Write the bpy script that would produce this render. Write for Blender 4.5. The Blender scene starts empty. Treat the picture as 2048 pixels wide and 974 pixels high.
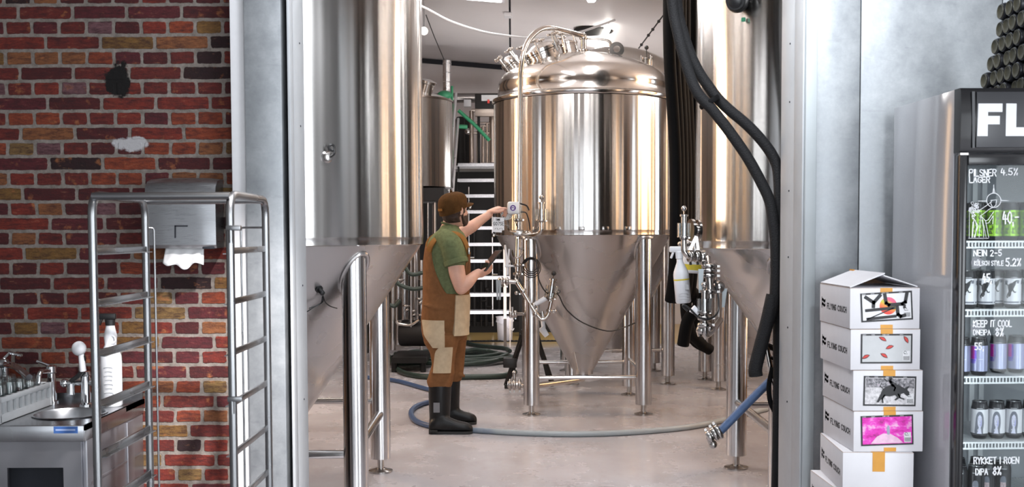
import bpy, bmesh, math, random
from mathutils import Vector, Matrix, Euler
random.seed(7)
PI = math.pi
S = bpy.context.scene
COL = S.collection

# ------------------------------------------------------------------ camera
W, H = 2048, 974
FPX, CX, CY = 2172.0, 1024.0, 574.0
CAM = Vector((0, 0, 1.47))
PITCH, ROLL = math.radians(2.795), math.radians(-0.22)
ROT = Matrix.Rotation(PI/2 - PITCH, 3, 'X') @ Matrix.Rotation(ROLL, 3, 'Z')
cd = bpy.data.cameras.new('camera')
cam = bpy.data.objects.new('camera', cd); COL.objects.link(cam)
cam.location = CAM; cam.rotation_euler = ROT.to_euler()
cd.sensor_width = 36.0; cd.sensor_fit = 'HORIZONTAL'
cd.lens = FPX / W * 36.0
cd.shift_y = (CY - H/2) / W
cd.clip_start = 0.05; cd.clip_end = 100
cd.dof.use_dof = True; cd.dof.focus_distance = 7.6; cd.dof.aperture_fstop = 6.3
S.camera = cam
S.view_settings.view_transform = 'Standard'
S.view_settings.look = 'None'
S.view_settings.exposure = 0.0
S.view_settings.gamma = 1.0
S.view_settings.use_curve_mapping = False
try:
    S.cycles.use_denoising = True
    S.cycles.max_bounces = 10; S.cycles.glossy_bounces = 6; S.cycles.diffuse_bounces = 4
    S.cycles.transparent_max_bounces = 16; S.cycles.transmission_bounces = 8
    S.cycles.sample_clamp_indirect = 6.0
    S.cycles.caustics_reflective = False; S.cycles.caustics_refractive = False
except Exception:
    pass

def P(px, py, Y):
    """point of the photograph pixel (px, py) lying in the plane y = Y"""
    d = ROT @ Vector(((px - CX)/FPX, -(py - CY)/FPX, -1.0))
    return CAM + d * (Y / d.y)

def F(px, py, z=0.0):
    """point of the photograph pixel (px, py) lying at height z"""
    d = ROT @ Vector(((px - CX)/FPX, -(py - CY)/FPX, -1.0))
    return CAM + d * ((z - CAM.z) / d.z)

# ------------------------------------------------------------------ world and lights
wd = bpy.data.worlds.new('world'); S.world = wd; wd.use_nodes = True
wn = wd.node_tree.nodes; bgn = wn['Background']
bgn.inputs['Color'].default_value = (0.75, 0.85, 1.0, 1); bgn.inputs['Strength'].default_value = 0.35

def area(name, loc, target, sx, sy, power, col=(1, 1, 1), spread=180):
    ld = bpy.data.lights.new(name, 'AREA'); ld.shape = 'RECTANGLE'
    ld.size = sx; ld.size_y = sy; ld.energy = power; ld.color = col; ld.spread = math.radians(spread)
    o = bpy.data.objects.new(name, ld); COL.objects.link(o)
    o.location = loc
    o.rotation_euler = (Vector(target) - Vector(loc)).to_track_quat('-Z', 'Y').to_euler()
    return o
def spot(name, loc, target, power, ang, blend=0.8, col=(1, 1, 1), r=0.06):
    ld = bpy.data.lights.new(name, 'SPOT'); ld.energy = power; ld.spot_size = math.radians(ang)
    ld.spot_blend = blend; ld.color = col; ld.shadow_soft_size = r
    o = bpy.data.objects.new(name, ld); COL.objects.link(o); o.location = loc
    o.rotation_euler = (Vector(target) - Vector(loc)).to_track_quat('-Z', 'Y').to_euler()
    return o
COOL = (0.90, 0.95, 1.0); WARM = (1.0, 0.62, 0.32); NEUT = (1.0, 0.96, 0.97)
area('daylight_window_left', (-1.6, -4.35, 1.75), (-1.6, 0, 1.75), 2.6, 3.2, 70, COOL)
area('daylight_window_right', (1.9, -4.35, 1.75), (1.9, 0, 1.75), 2.6, 3.2, 240, COOL)
area('daylight_side_window', (4.75, -0.4, 1.7), (0, -0.4, 1.7), 2.9, 3.0, 250, COOL)
spot('fill_spot_brick', (-0.2, 2.9, 3.3), (-1.50, 4.84, 0.15), 1450, 30, 1.0, (1.0, 0.95, 0.93))  # added fill spot, unseen; makes the bright wash low on the bricks
spot('fill_spot_panel', (0.9, 2.6, 3.4), (1.65, 4.7, 2.5), 230, 48, 1.0, COOL)  # added fill spot, unseen; lifts the upper right wall
spot('fill_spot_cartons', (1.3, 1.6, 3.4), (1.62, 4.1, 0.9), 200, 30, 1.0, COOL)  # added fill spot, unseen; brightens the cartons
area('hall_fill', (0.2, 13.6, 1.0), (0.0, 16.6, 3.9), 3.2, 2.4, 62, NEUT, 160)  # added fill aimed up, no real lamp; brightens ceiling and back wall
area('warm_fill_left', (-3.2, 9.0, 2.6), (2.0, 6.6, 1.8), 1.2, 2.8, 75, WARM)  # added warm fill for orange streaks in the tank reflections
area('warm_fill_right', (4.2, 8.4, 2.4), (0.0, 8.0, 2.0), 1.2, 2.8, 75, WARM)  # the same added warm fill from the right side
area('door_fill', (0.2, 4.3, 3.5), (0.25, 6.6, 0), 2.0, 0.7, 50, (0.92, 0.95, 1.0), 110)  # added fill for the doorway floor, no real roof opening


# ------------------------------------------------------------------ node helpers and materials
class NT:
    def __init__(self, name):
        self.m = bpy.data.materials.new(name); self.m.use_nodes = True
        self.t = self.m.node_tree; self.n = self.t.nodes; self.l = self.t.links
        self.b = self.n['Principled BSDF']
    def node(self, typ, **kw):
        n = self.n.new(typ)
        for k, v in kw.items(): setattr(n, k, v)
        return n
    def put(self, sock, v):
        if hasattr(v, 'is_output'): self.l.new(v, sock)
        elif v is not None: sock.default_value = v
    def math(self, op, a, b=None, c=None, clamp=False):
        n = self.node('ShaderNodeMath', operation=op, use_clamp=clamp)
        self.put(n.inputs[0], a)
        if b is not None: self.put(n.inputs[1], b)
        if c is not None: self.put(n.inputs[2], c)
        return n.outputs[0]
    def mix(self, f, a, b, blend='MIX'):
        n = self.node('ShaderNodeMix', data_type='RGBA', blend_type=blend)
        self.put(n.inputs[0], f); self.put(n.inputs[6], a); self.put(n.inputs[7], b)
        return n.outputs[2]
    def ramp(self, f, stops, interp='LINEAR'):
        n = self.node('ShaderNodeValToRGB'); cr = n.color_ramp; cr.interpolation = interp
        while len(cr.elements) < len(stops): cr.elements.new(0.5)
        for e, (p, c) in zip(cr.elements, stops):
            e.position = p; e.color = c if len(c) == 4 else (*c, 1)
        self.put(n.inputs[0], f); return n.outputs[0]
    def coord(self, which='Object'):
        if not hasattr(self, '_tc'): self._tc = self.node('ShaderNodeTexCoord')
        return self._tc.outputs[which]
    def pos(self):
        return self.node('ShaderNodeNewGeometry').outputs['Position']
    def sep(self, v):
        n = self.node('ShaderNodeSeparateXYZ'); self.put(n.inputs[0], v); return n.outputs
    def comb(self, x, y, z):
        n = self.node('ShaderNodeCombineXYZ')
        for i, v in enumerate((x, y, z)): self.put(n.inputs[i], v)
        return n.outputs[0]
    def mapping(self, v, scale=(1, 1, 1), loc=(0, 0, 0), rot=(0, 0, 0)):
        n = self.node('ShaderNodeMapping'); self.put(n.inputs[0], v)
        n.inputs['Scale'].default_value = scale; n.inputs['Location'].default_value = loc
        n.inputs['Rotation'].default_value = rot
        return n.outputs[0]
    def noise(self, v=None, scale=5, detail=3, rough=0.5, dist=0.0, out=0):
        n = self.node('ShaderNodeTexNoise')
        if v is not None: self.put(n.inputs['Vector'], v)
        n.inputs['Scale'].default_value = scale; n.inputs['Detail'].default_value = detail
        n.inputs['Roughness'].default_value = rough; n.inputs['Distortion'].default_value = dist
        return n.outputs[out]
    def bump(self, h, strength=0.3, dist=0.01, normal=None):
        n = self.node('ShaderNodeBump'); self.put(n.inputs['Height'], h)
        n.inputs['Strength'].default_value = strength; n.inputs['Distance'].default_value = dist
        if normal is not None: self.put(n.inputs['Normal'], normal)
        return n.outputs[0]
    def set(self, **kw):
        names = dict(base='Base Color', rough='Roughness', metal='Metallic', normal='Normal', spec='Specular IOR Level',
                     trans='Transmission Weight', ior='IOR', alpha='Alpha', emit='Emission Color', estr='Emission Strength',
                     aniso='Anisotropic', arot='Anisotropic Rotation', tang='Tangent', coat='Coat Weight', sheen='Sheen Weight',
                     sss='Subsurface Weight', crough='Coat Roughness')
        for k, v in kw.items():
            if isinstance(v, tuple) and len(v) == 3: v = (*v, 1)
            self.put(self.b.inputs[names[k]], v)
        return self.m

def plain(name, col, rough=0.5, metal=0.0, var=0.06, bump=0.0, scale=30, spec=0.5, **kw):
    """paint, plastic, rubber...: one colour with a slight mottling"""
    t = NT(name); n = t.noise(t.coord(), scale, 4, 0.6)
    c0 = tuple(max(0, c*(1-var)) for c in col); c1 = tuple(min(1, c*(1+var)) for c in col)
    t.set(base=t.ramp(n, [(0.3, c0), (0.7, c1)]), rough=rough, metal=metal, spec=spec)
    if bump: t.set(normal=t.bump(n, bump, 0.004))
    if kw: t.set(**kw)
    return t.m

def steel(name, col=(0.62, 0.61, 0.60), rough=0.18, aniso=0.0, wav=0.0, wavs=7.0, streak=0.0, spots=0.0, zs=0.012):
    """stainless steel; wav = uneven rolled sheet (ripples round the axis), streak = brushed grain"""
    t = NT(name); co = t.coord(); s = t.sep(co)
    ang = t.math('ARCTAN2', s[1], s[0])
    nrm = None
    base = (*col, 1)
    v = t.comb(t.math('MULTIPLY', t.math('COSINE', ang), 1.0), t.math('SINE', ang), t.math('MULTIPLY', s[2], zs))
    if wav:
        h = t.noise(v, wavs, 1.5, 0.5)
        nrm = t.bump(h, wav, 0.02)
    if streak:
        g = t.noise(t.comb(t.math('MULTIPLY', s[0], 3.0), t.math('MULTIPLY', s[1], 3.0), t.math('MULTIPLY', s[2], 160.0)), 6, 2, 0.6)
        rr = t.ramp(g, [(0.3, (rough*(1-streak),)*3), (0.7, (min(1, rough*(1+streak)),)*3)])
    elif wav and aniso > .8: rr = rough
    else:
        g = t.noise(co, 3.5, 2, 0.5)
        rr = t.ramp(g, [(0.3, (rough*0.75,)*3), (0.75, (min(1, rough*1.3),)*3)])
    if spots:
        d = t.noise(t.comb(t.math('MULTIPLY', s[0], 1.0), t.math('MULTIPLY', s[1], 1.0), t.math('MULTIPLY', s[2], 0.35)), 4, 3, 0.6)
        base = t.mix(t.ramp(d, [(0.45, (0, 0, 0)), (0.75, (spots,)*3)]), base, (*[c*0.45 for c in col], 1))
    t.set(base=base, metal=1.0, rough=rr, normal=nrm)
    if aniso:
        tg = t.node('ShaderNodeTangent', direction_type='RADIAL', axis='Z')
        t.set(aniso=aniso, tang=tg.outputs[0], arot=0.25)
    return t.m

M = {}
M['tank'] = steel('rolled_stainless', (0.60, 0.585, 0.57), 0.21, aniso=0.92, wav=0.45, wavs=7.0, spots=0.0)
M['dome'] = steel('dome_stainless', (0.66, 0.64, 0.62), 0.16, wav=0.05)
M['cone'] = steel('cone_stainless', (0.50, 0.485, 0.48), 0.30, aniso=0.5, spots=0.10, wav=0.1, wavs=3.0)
M['leg'] = steel('brushed_pipe_stainless', (0.62, 0.61, 0.61), 0.22, aniso=0.5, spots=0.2)
M['pipe'] = steel('polished_pipe_stainless', (0.50, 0.47, 0.44), 0.16)
M['fit'] = steel('cast_stainless', (0.44, 0.42, 0.405), 0.22)
M['rackm'] = steel('rack_stainless', (0.30, 0.305, 0.315), 0.28, spots=0.2)
M['black'] = plain('black_plastic', (0.012, 0.012, 0.013), 0.4)
M['rubber'] = plain('black_rubber', (0.004, 0.004, 0.0045), 0.75, bump=0.1, scale=60, spec=0.12)
M['white'] = plain('white_plastic', (0.80, 0.81, 0.84), 0.35, var=0.02)
def clear(name, col=(1, 1, 1), rough=0.02, mixf=0.82, fk=0.45):
    """thin clear plastic or glass: mostly see-through with a sheen"""
    t = NT(name); g = t.node('ShaderNodeBsdfGlossy'); g.inputs['Roughness'].default_value = rough
    tr = t.node('ShaderNodeBsdfTransparent'); tr.inputs['Color'].default_value = (*col, 1)
    lw = t.node('ShaderNodeLayerWeight'); lw.inputs['Blend'].default_value = 0.35
    f = t.math('ADD', t.math('MULTIPLY', lw.outputs['Fresnel'], fk), max(0.0, 1 - mixf - 0.12), clamp=True)
    mx = t.node('ShaderNodeMixShader'); t.put(mx.inputs[0], f); t.l.new(tr.outputs[0], mx.inputs[1]); t.l.new(g.outputs[0], mx.inputs[2])
    t.l.new(mx.outputs[0], t.n['Material Output'].inputs[0]); return t.m
M['clear'] = clear('clear_acrylic', (0.92, 0.94, 0.95))

def emis(name, col, strength):
    t = NT(name); t.set(base=(0.8, 0.8, 0.8), emit=(*col, 1), estr=strength); return t.m

# ------------------------------------------------------------------ mesh helpers
def rot_to(d):
    return Vector((0, 0, 1)).rotation_difference(Vector(d).normalized()).to_matrix()

def smooth_path(pts, k=6):
    pts = [Vector(p) for p in pts]
    if len(pts) < 3: return pts
    q = [2*pts[0]-pts[1]] + pts + [2*pts[-1]-pts[-2]]; out = []
    for i in range(1, len(q)-2):
        a, b, c, d = q[i-1:i+3]
        for j in range(k):
            t = j/k
            out.append(0.5*((2*b)+(c-a)*t+(2*a-5*b+4*c-d)*t*t+(3*b-a-3*c+d)*t**3))
    out.append(pts[-1]); return out

def fillet(pts, r, k=6):
    """polyline with rounded corners"""
    pts = [Vector(p) for p in pts]; out = [pts[0]]
    for a, b, c in zip(pts, pts[1:], pts[2:]):
        u = (a-b); v = (c-b); rr = min(r, u.length*0.49, v.length*0.49)
        p0 = b+u.normalized()*rr; p1 = b+v.normalized()*rr
        for j in range(k+1):
            t = j/k; out.append((1-t)**2*p0+2*t*(1-t)*b+t*t*p1)
    out.append(pts[-1]); return out

class MB:
    def __init__(self): self.v = []; self.f = []; self.sm = 40
    def add(self, vs, fs):
        o = len(self.v); self.v += [Vector(x) for x in vs]; self.f += [tuple(i+o for i in f) for f in fs]; return self
    def box(self, c, s, rot=None, bev=0.0):
        c = Vector(c); hx, hy, hz = (x/2 for x in s)
        R = rot if rot is not None else Matrix.Identity(3)
        if bev <= 0:
            vs = [c+R@Vector((x*hx, y*hy, z*hz)) for x in (-1, 1) for y in (-1, 1) for z in (-1, 1)]
            return self.add(vs, [(0, 1, 3, 2), (4, 6, 7, 5), (0, 4, 5, 1), (2, 3, 7, 6), (0, 2, 6, 4), (1, 5, 7, 3)])
        bm = bmesh.new(); bmesh.ops.create_cube(bm, size=1.0)
        bmesh.ops.scale(bm, vec=s, verts=bm.verts)
        bmesh.ops.bevel(bm, geom=bm.edges[:], offset=min(bev, hx*.9, hy*.9, hz*.9), segments=2, profile=0.5, affect='EDGES')
        self.addbm(bm, c, R); return self
    def addbm(self, bm, c=(0, 0, 0), R=None):
        R = R if R is not None else Matrix.Identity(3); c = Vector(c)
        bm.verts.index_update()
        self.add([c+R@v.co for v in bm.verts], [tuple(v.index for v in f.verts) for f in bm.faces]); bm.free()
    def box2(self, a, b, bev=0.0):
        a = Vector(a); b = Vector(b)
        return self.box((a+b)/2, tuple(abs(x) for x in (b-a)), None, bev)
    def lathe(self, prof, c=(0, 0, 0), d=(0, 0, 1), n=32, a0=0.0, a1=2*PI, cap=True):
        """prof: list of (r, h) along direction d from c"""
        c = Vector(c); R = rot_to(d); full = abs(a1-a0-2*PI) < 1e-6
        m = n if full else n+1; vs = []; fs = []; k = len(prof)
        for i in range(m):
            a = a0+(a1-a0)*i/n; ca, sa = math.cos(a), math.sin(a)
            for r, h in prof: vs.append(c+R@Vector((r*ca, r*sa, h)))
        for i in range(n):
            i2 = (i+1) % m
            for j in range(k-1): fs.append((i*k+j, i2*k+j, i2*k+j+1, i*k+j+1))
        if cap and full:
            if prof[0][0] > 1e-5: fs.append(tuple(i*k for i in reversed(range(m))))
            if prof[-1][0] > 1e-5: fs.append(tuple(i*k+k-1 for i in range(m)))
        return self.add(vs, fs)
    def cyl(self, a, b, r, r2=None, n=20):
        a = Vector(a); b = Vector(b); L = (b-a).length
        return self.lathe([(r, 0), (r if r2 is None else r2, L)], a, b-a, n)
    def sphere(self, c, r, n=16, sq=(1, 1, 1)):
        prof = [(r*math.sin(PI*i/n), -r*math.cos(PI*i/n)) for i in range(n+1)]
        o = len(self.v); self.lathe(prof, (0, 0, 0), (0, 0, 1), n*2, cap=False)
        for i in range(o, len(self.v)):
            v = self.v[i]; self.v[i] = Vector(c)+Vector((v.x*sq[0], v.y*sq[1], v.z*sq[2]))
        return self
    def torus(self, c, R0, r, d=(0, 0, 1), n=32, m=10, a0=0.0, a1=2*PI):
        return self.lathe([(R0+r*math.cos(2*PI*j/m), r*math.sin(2*PI*j/m)) for j in range(m)]+[(R0+r, 0)], c, d, n, a0, a1, cap=False)
    def tube(self, pts, r, n=10, cap=True, closed=False):
        pts = [Vector(p) for p in pts]; k = len(pts); vs = []; fs = []
        rad = r if isinstance(r, (list, tuple)) else [r]*k
        up = None
        for i, p in enumerate(pts):
            if closed: t = (pts[(i+1) % k]-pts[i-1])
            else: t = (pts[min(i+1, k-1)]-pts[max(i-1, 0)])
            t.normalize()
            if up is None:
                up = Vector((0, 0, 1)) if abs(t.z) < 0.9 else Vector((1, 0, 0))
            up = (up-t*up.dot(t))
            if up.length < 1e-6: up = t.orthogonal()
            up.normalize(); s = t.cross(up)
            for j in range(n):
                a = 2*PI*j/n; vs.append(p+(up*math.cos(a)+s*math.sin(a))*rad[i])
        for i in range(k if closed else k-1):
            i2 = (i+1) % k
            for j in range(n):
                j2 = (j+1) % n; fs.append((i*n+j, i*n+j2, i2*n+j2, i2*n+j))
        if cap and not closed:
            fs.append(tuple(reversed(range(n)))); fs.append(tuple((k-1)*n+j for j in range(n)))
        return self.add(vs, fs)
    def prism(self, poly, o, u, v, depth):
        """polygon (a, b) pairs in the plane o + a*u + b*v, thickened by depth along u x v"""
        o = Vector(o); u = Vector(u); v = Vector(v); w = u.cross(v).normalized()*depth; n = len(poly)
        ar = sum(poly[i][0]*poly[(i+1) % n][1]-poly[(i+1) % n][0]*poly[i][1] for i in range(n))
        if ar < 0: poly = poly[::-1]
        a = [o+u*p[0]+v*p[1] for p in poly]; b = [p+w for p in a]
        return self.add(a+b, [tuple(reversed(range(n))), tuple(range(n, 2*n))]+[(i, (i+1) % n, n+(i+1) % n, n+i) for i in range(n)])
    def loft(self, rings, cap=True):
        n = len(rings[0]); vs = [p for r in rings for p in r]; fs = []
        for i in range(len(rings)-1):
            for j in range(n):
                j2 = (j+1) % n; fs.append((i*n+j, i*n+j2, (i+1)*n+j2, (i+1)*n+j))
        if cap:
            fs.append(tuple(reversed(range(n)))); fs.append(tuple((len(rings)-1)*n+j for j in range(n)))
        return self.add(vs, fs)
    def build(self, name, mat, parent=None, local=False, sm=None, org=None):
        """one mesh object; vertices are given in world space unless local"""
        me = bpy.data.meshes.new(name); o = bpy.data.objects.new(name, me); COL.objects.link(o)
        off = Vector((0, 0, 0))
        if parent is not None:
            o.parent = parent
            if not local:
                q = parent
                while q is not None: off = off+Vector(q.location); q = q.parent
        elif org is not None:
            off = Vector(org); o.location = off
        if org is not None and parent is not None:
            o.location = Vector(org)-off if not local else Vector(org); off = Vector(org)
        me.from_pydata([v-off for v in self.v], [], self.f); me.validate()
        bm = bmesh.new(); bm.from_mesh(me); bmesh.ops.recalc_face_normals(bm, faces=bm.faces[:]); bm.to_mesh(me); bm.free()
        me.materials.append(M[mat] if isinstance(mat, str) else mat)
        me.shade_smooth(); me.set_sharp_from_angle(angle=math.radians(sm or self.sm))
        return o

def tag(o, label=None, cat=None, group=None, kind=None):
    if label: o['label'] = label
    if cat: o['category'] = cat
    if group: o['group'] = group
    if kind: o['kind'] = kind
    return o
def thing(name, label, cat, loc=(0, 0, 0), rot=(0, 0, 0), group=None):
    o = bpy.data.objects.new(name, None); COL.objects.link(o); o.empty_display_size = 0.1
    o.location = loc; o.rotation_euler = rot
    return tag(o, label, cat, group)
def kids(o): return [c for c in COL.objects if c.parent == o]
def copy_tree(o, parent=None):
    c = o.copy(); COL.objects.link(c); c.parent = parent
    for ch in kids(o): copy_tree(ch, c)
    return c
def struct(name, mb, mat, parent=None):
    o = mb.build(name, mat, parent)
    if parent is None: o['kind'] = 'structure'
    return o

# single-stroke letters on a 0..1 x 0..1 box (hand lettering and small print)
GL = {'A': ['0,0 .5,1 1,0', '.2,.4 .8,.4'], 'B': ['0,0 0,1 .7,1 .9,.8 .7,.55 0,.55', '.7,.55 1,.3 .75,0 0,0'], 'C': ['1,.85 .6,1 .1,.8 0,.5 .1,.2 .6,0 1,.15'],
      'D': ['0,0 0,1 .6,1 1,.6 1,.4 .6,0 0,0'], 'E': ['1,1 0,1 0,0 1,0', '0,.5 .8,.5'], 'F': ['1,1 0,1 0,0', '0,.5 .8,.5'],
      'G': ['1,.85 .6,1 .1,.8 0,.5 .1,.15 .6,0 1,.2 1,.45 .6,.45'], 'H': ['0,0 0,1', '1,0 1,1', '0,.5 1,.5'], 'I': ['.5,0 .5,1'],
      'K': ['0,0 0,1', '1,1 0,.45 1,0'], 'L': ['0,1 0,0 1,0'], 'M': ['0,0 0,1 .5,.4 1,1 1,0'], 'N': ['0,0 0,1 1,0 1,1'],
      'O': ['.5,0 .1,.2 0,.5 .1,.8 .5,1 .9,.8 1,.5 .9,.2 .5,0'], 'P': ['0,0 0,1 .7,1 1,.8 .7,.5 0,.5'], 'R': ['0,0 0,1 .7,1 1,.8 .7,.5 0,.5', '.5,.5 1,0'],
      'S': ['1,.85 .6,1 .1,.9 .05,.65 .9,.4 .95,.15 .5,0 0,.15'], 'T': ['0,1 1,1', '.5,1 .5,0'], 'U': ['0,1 0,.25 .3,0 .7,0 1,.25 1,1'], 'W': ['0,1 .25,0 .5,.7 .75,0 1,1'],
      'Y': ['0,1 .5,.5 1,1', '.5,.5 .5,0'], 'Z': ['0,1 1,1 0,0 1,0'], 'X': ['0,0 1,1', '0,1 1,0'], '0': ['.5,0 .1,.2 0,.5 .1,.8 .5,1 .9,.8 1,.5 .9,.2 .5,0'],
      '1': ['.2,.8 .5,1 .5,0'], '2': ['0,.8 .4,1 .9,.85 .9,.6 0,0 1,0'], '4': ['.35,1 0,.35 1,.35', '.65,.7 .65,0'], '5': ['.9,1 .1,1 .05,.55 .6,.6 1,.3 .6,0 0,.1'],
      '7': ['0,1 1,1 .4,0'], '8': ['.5,.55 .1,.75 .5,1 .9,.75 .5,.55 0,.25 .5,0 1,.25 .5,.55'], '%': ['.95,1 .1,0', '.15,1 .32,.88 .2,.7 .03,.82 .15,1', '.85,.3 1,.18 .88,0 .7,.12 .85,.3'], '.': ['.4,0 .5,.05'],
      ',': ['.5,.1 .3,-.2'], '-': ['.1,.5 .9,.5'], 'Q': ['.5,0 .1,.2 0,.5 .1,.8 .5,1 .9,.8 1,.5 .9,.2 .5,0', '.6,.3 1,0']}
def strokes(text, h, adv=0.62, wide=0.46, jit=0.0):
    out = []; x = 0
    for ch in text:
        if ch == ' ': x += adv*h*0.7; continue
        umlaut = ch == 'Ö'
        w = wide*h*(0.3 if ch in '.,' else 0.2 if ch == 'I' else 1)
        for st in GL['O' if umlaut else ch]:
            pl = [tuple(float(q) for q in p.split(',')) for p in st.split()]
            out.append([(x+a*w+random.uniform(-jit, jit)*h, b*h+random.uniform(-jit, jit)*h) for a, b in pl])
        if umlaut:
            for a in (.25, .75): out.append([(x+a*w, 1.2*h), (x+a*w+0.04*h, 1.24*h)])
        x += w+(adv-wide)*h
    return out, x
def ribbon(mb, pl, w, o, u, v, depth=0.0006):
    """flat stroke of width w along a 2D polyline, laid on the plane o,u,v (round joints by overlap)"""
    for (x0, y0), (x1, y1) in zip(pl, pl[1:]):
        dx, dy = x1-x0, y1-y0; L = math.hypot(dx, dy) or 1e-6
        ex, ey = dx/L*w*0.4, dy/L*w*0.4; nx, ny = -dy/L*w/2, dx/L*w/2
        mb.prism([(x0-ex+nx, y0-ey+ny), (x0-ex-nx, y0-ey-ny), (x1+ex-nx, y1+ey-ny), (x1+ex+nx, y1+ey+ny)], o, u, v, depth)
def lettering(mb, text, h, o, u, v, w=None, depth=0.0006, jit=0.0, adv=0.62, wide=0.46, cx=False):
    st, tot = strokes(text, h, adv, wide, jit)
    dx = -tot/2 if cx else 0
    for pl in st: ribbon(mb, [(a+dx, b) for a, b in pl], w or h*0.13, o, u, v, depth)
    return tot
# ------------------------------------------------------------------ the setting
def brick_material():
    t = NT('old_red_brick'); p = t.sep(t.pos())
    wob = t.noise(t.pos(), 9, 3, 0.6); wob2 = t.noise(t.mapping(t.pos(), loc=(5, 3, 1)), 14, 3, 0.6)
    zz = t.math('ADD', p[2], t.math('MULTIPLY', t.math('SUBTRACT', wob, 0.5), 0.012))
    xx = t.math('ADD', p[0], t.math('MULTIPLY', t.math('SUBTRACT', wob2, 0.5), 0.016))
    z0 = P(250, 40, 4.84).z; x0 = P(145, 23, 4.84).x; hgt = 0.0664
    r = t.math('DIVIDE', t.math('SUBTRACT', zz, z0), hgt)          # row 0 (stretchers) starts at z0
    row = t.math('FLOOR', r); fz = t.math('SUBTRACT', r, row)
    par = t.math('FLOORED_MODULO', row, 2.0)                         # 1 = header row
    half = t.math('FLOORED_MODULO', row, 4.0)
    L = t.math('SUBTRACT', 0.24, t.math('MULTIPLY', par, 0.12))
    off = t.math('MULTIPLY', t.math('GREATER_THAN', half, 0.5), 0.5)
    u = t.math('ADD', t.math('DIVIDE', t.math('SUBTRACT', xx, x0), L), off)
    cu = t.math('FLOOR', u); fu = t.math('SUBTRACT', u, cu)
    dx = t.math('MULTIPLY', t.math('MINIMUM', fu, t.math('SUBTRACT', 1.0, fu)), L)
    dz = t.math('MULTIPLY', t.math('MINIMUM', fz, t.math('SUBTRACT', 1.0, fz)), hgt)
    # rounded-corner distance to the brick's edge
    e = t.math('SMOOTH_MIN', dx, dz, 0.014)
    chip = t.noise(t.pos(), 45, 4, 0.7)
    e = t.math('ADD', e, t.math('MULTIPLY', t.math('SUBTRACT', chip, 0.5), 0.008))
    mask = t.math('SUBTRACT', e, 0.0062)
    mask = t.math('MULTIPLY', mask, 420.0, clamp=True)
    wn = t.node('ShaderNodeTexWhiteNoise', noise_dimensions='3D'); t.put(wn.inputs['Vector'], t.comb(cu, row, par))
    rnd = wn.outputs['Value']; sc = t.sep(wn.outputs['Color'])
    col = t.ramp(rnd, [(0.0, (0.016, 0.008, 0.009)), (0.06, (0.070, 0.013, 0.014)), (0.22, (0.125, 0.020, 0.016)), (0.40, (0.175, 0.026, 0.017)),
                       (0.54, (0.090, 0.016, 0.020)), (0.68, (0.22, 0.045, 0.020)), (0.79, (0.21, 0.080, 0.032)), (0.87, (0.17, 0.088, 0.026)),
                       (0.925, (0.20, 0.12, 0.045)), (0.96, (0.14, 0.066, 0.075)), (1.0, (0.22, 0.065, 0.035))], 'CONSTANT')
    blot = t.noise(t.pos(), 22, 5, 0.65)
    col = t.mix(t.ramp(blot, [(0.38, (0.55,)*3), (0.62, (0, 0, 0))]), col, t.mix(0.5, col, (0.035, 0.014, 0.012, 1)))
    och = t.noise(t.mapping(t.pos(), loc=(3, 1, 7)), 13, 4, 0.6)
    col = t.mix(t.ramp(och, [(0.60, (0, 0, 0)), (0.70, (0.7,)*3)]), col, (0.36, 0.13, 0.05, 1))
    str_ = t.noise(t.mapping(t.pos(), scale=(2.2, 1, 9), loc=(1, 4, 2)), 9, 6, 0.75)
    col = t.mix(t.ramp(str_, [(0.36, (0.75,)*3), (0.56, (0, 0, 0))]), col, (0.028, 0.010, 0.012, 1))
    col = t.mix(t.ramp(str_, [(0.60, (0, 0, 0)), (0.74, (0.6,)*3)]), col, (0.30, 0.14, 0.085, 1))
    mort = t.ramp(t.noise(t.pos(), 30, 5, 0.7), [(0.3, (0.13, 0.11, 0.095)), (0.7, (0.28, 0.245, 0.22))])
    # a patch of grey render on one brick, a dark hole in the wall above
    c = P(262, 288, 4.84); h = P(238, 160, 4.84)
    def blob(cc, rx, rz, soft, nz):
        d = t.math('SQRT', t.math('ADD', t.math('POWER', t.math('DIVIDE', t.math('SUBTRACT', p[0], cc.x), rx), 2.0),
                                  t.math('POWER', t.math('DIVIDE', t.math('SUBTRACT', p[2], cc.z), rz), 2.0)))
        d = t.math('ADD', d, t.math('MULTIPLY', t.math('SUBTRACT', t.noise(t.pos(), nz, 4, 0.7), 0.5), 1.6))
        return t.math('MULTIPLY', t.math('SUBTRACT', 1.0, d), soft, clamp=True)
    out = t.mix(mask, mort, col)
    out = t.mix(blob(c, 0.085, 0.036, 4.0, 18), out, (0.42, 0.41, 0.42, 1))
    out = t.mix(blob(h, 0.058, 0.085, 6.0, 16), out, (0.006, 0.005, 0.005, 1))
    hgtmap = t.math('ADD', t.math('MULTIPLY', mask, 0.7), t.math('MULTIPLY', t.noise(t.pos(), 60, 5, 0.7), 0.5))
    t.set(base=out, rough=0.8, spec=0.3, normal=t.bump(hgtmap, 0.55, 0.012)); return t.m

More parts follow.
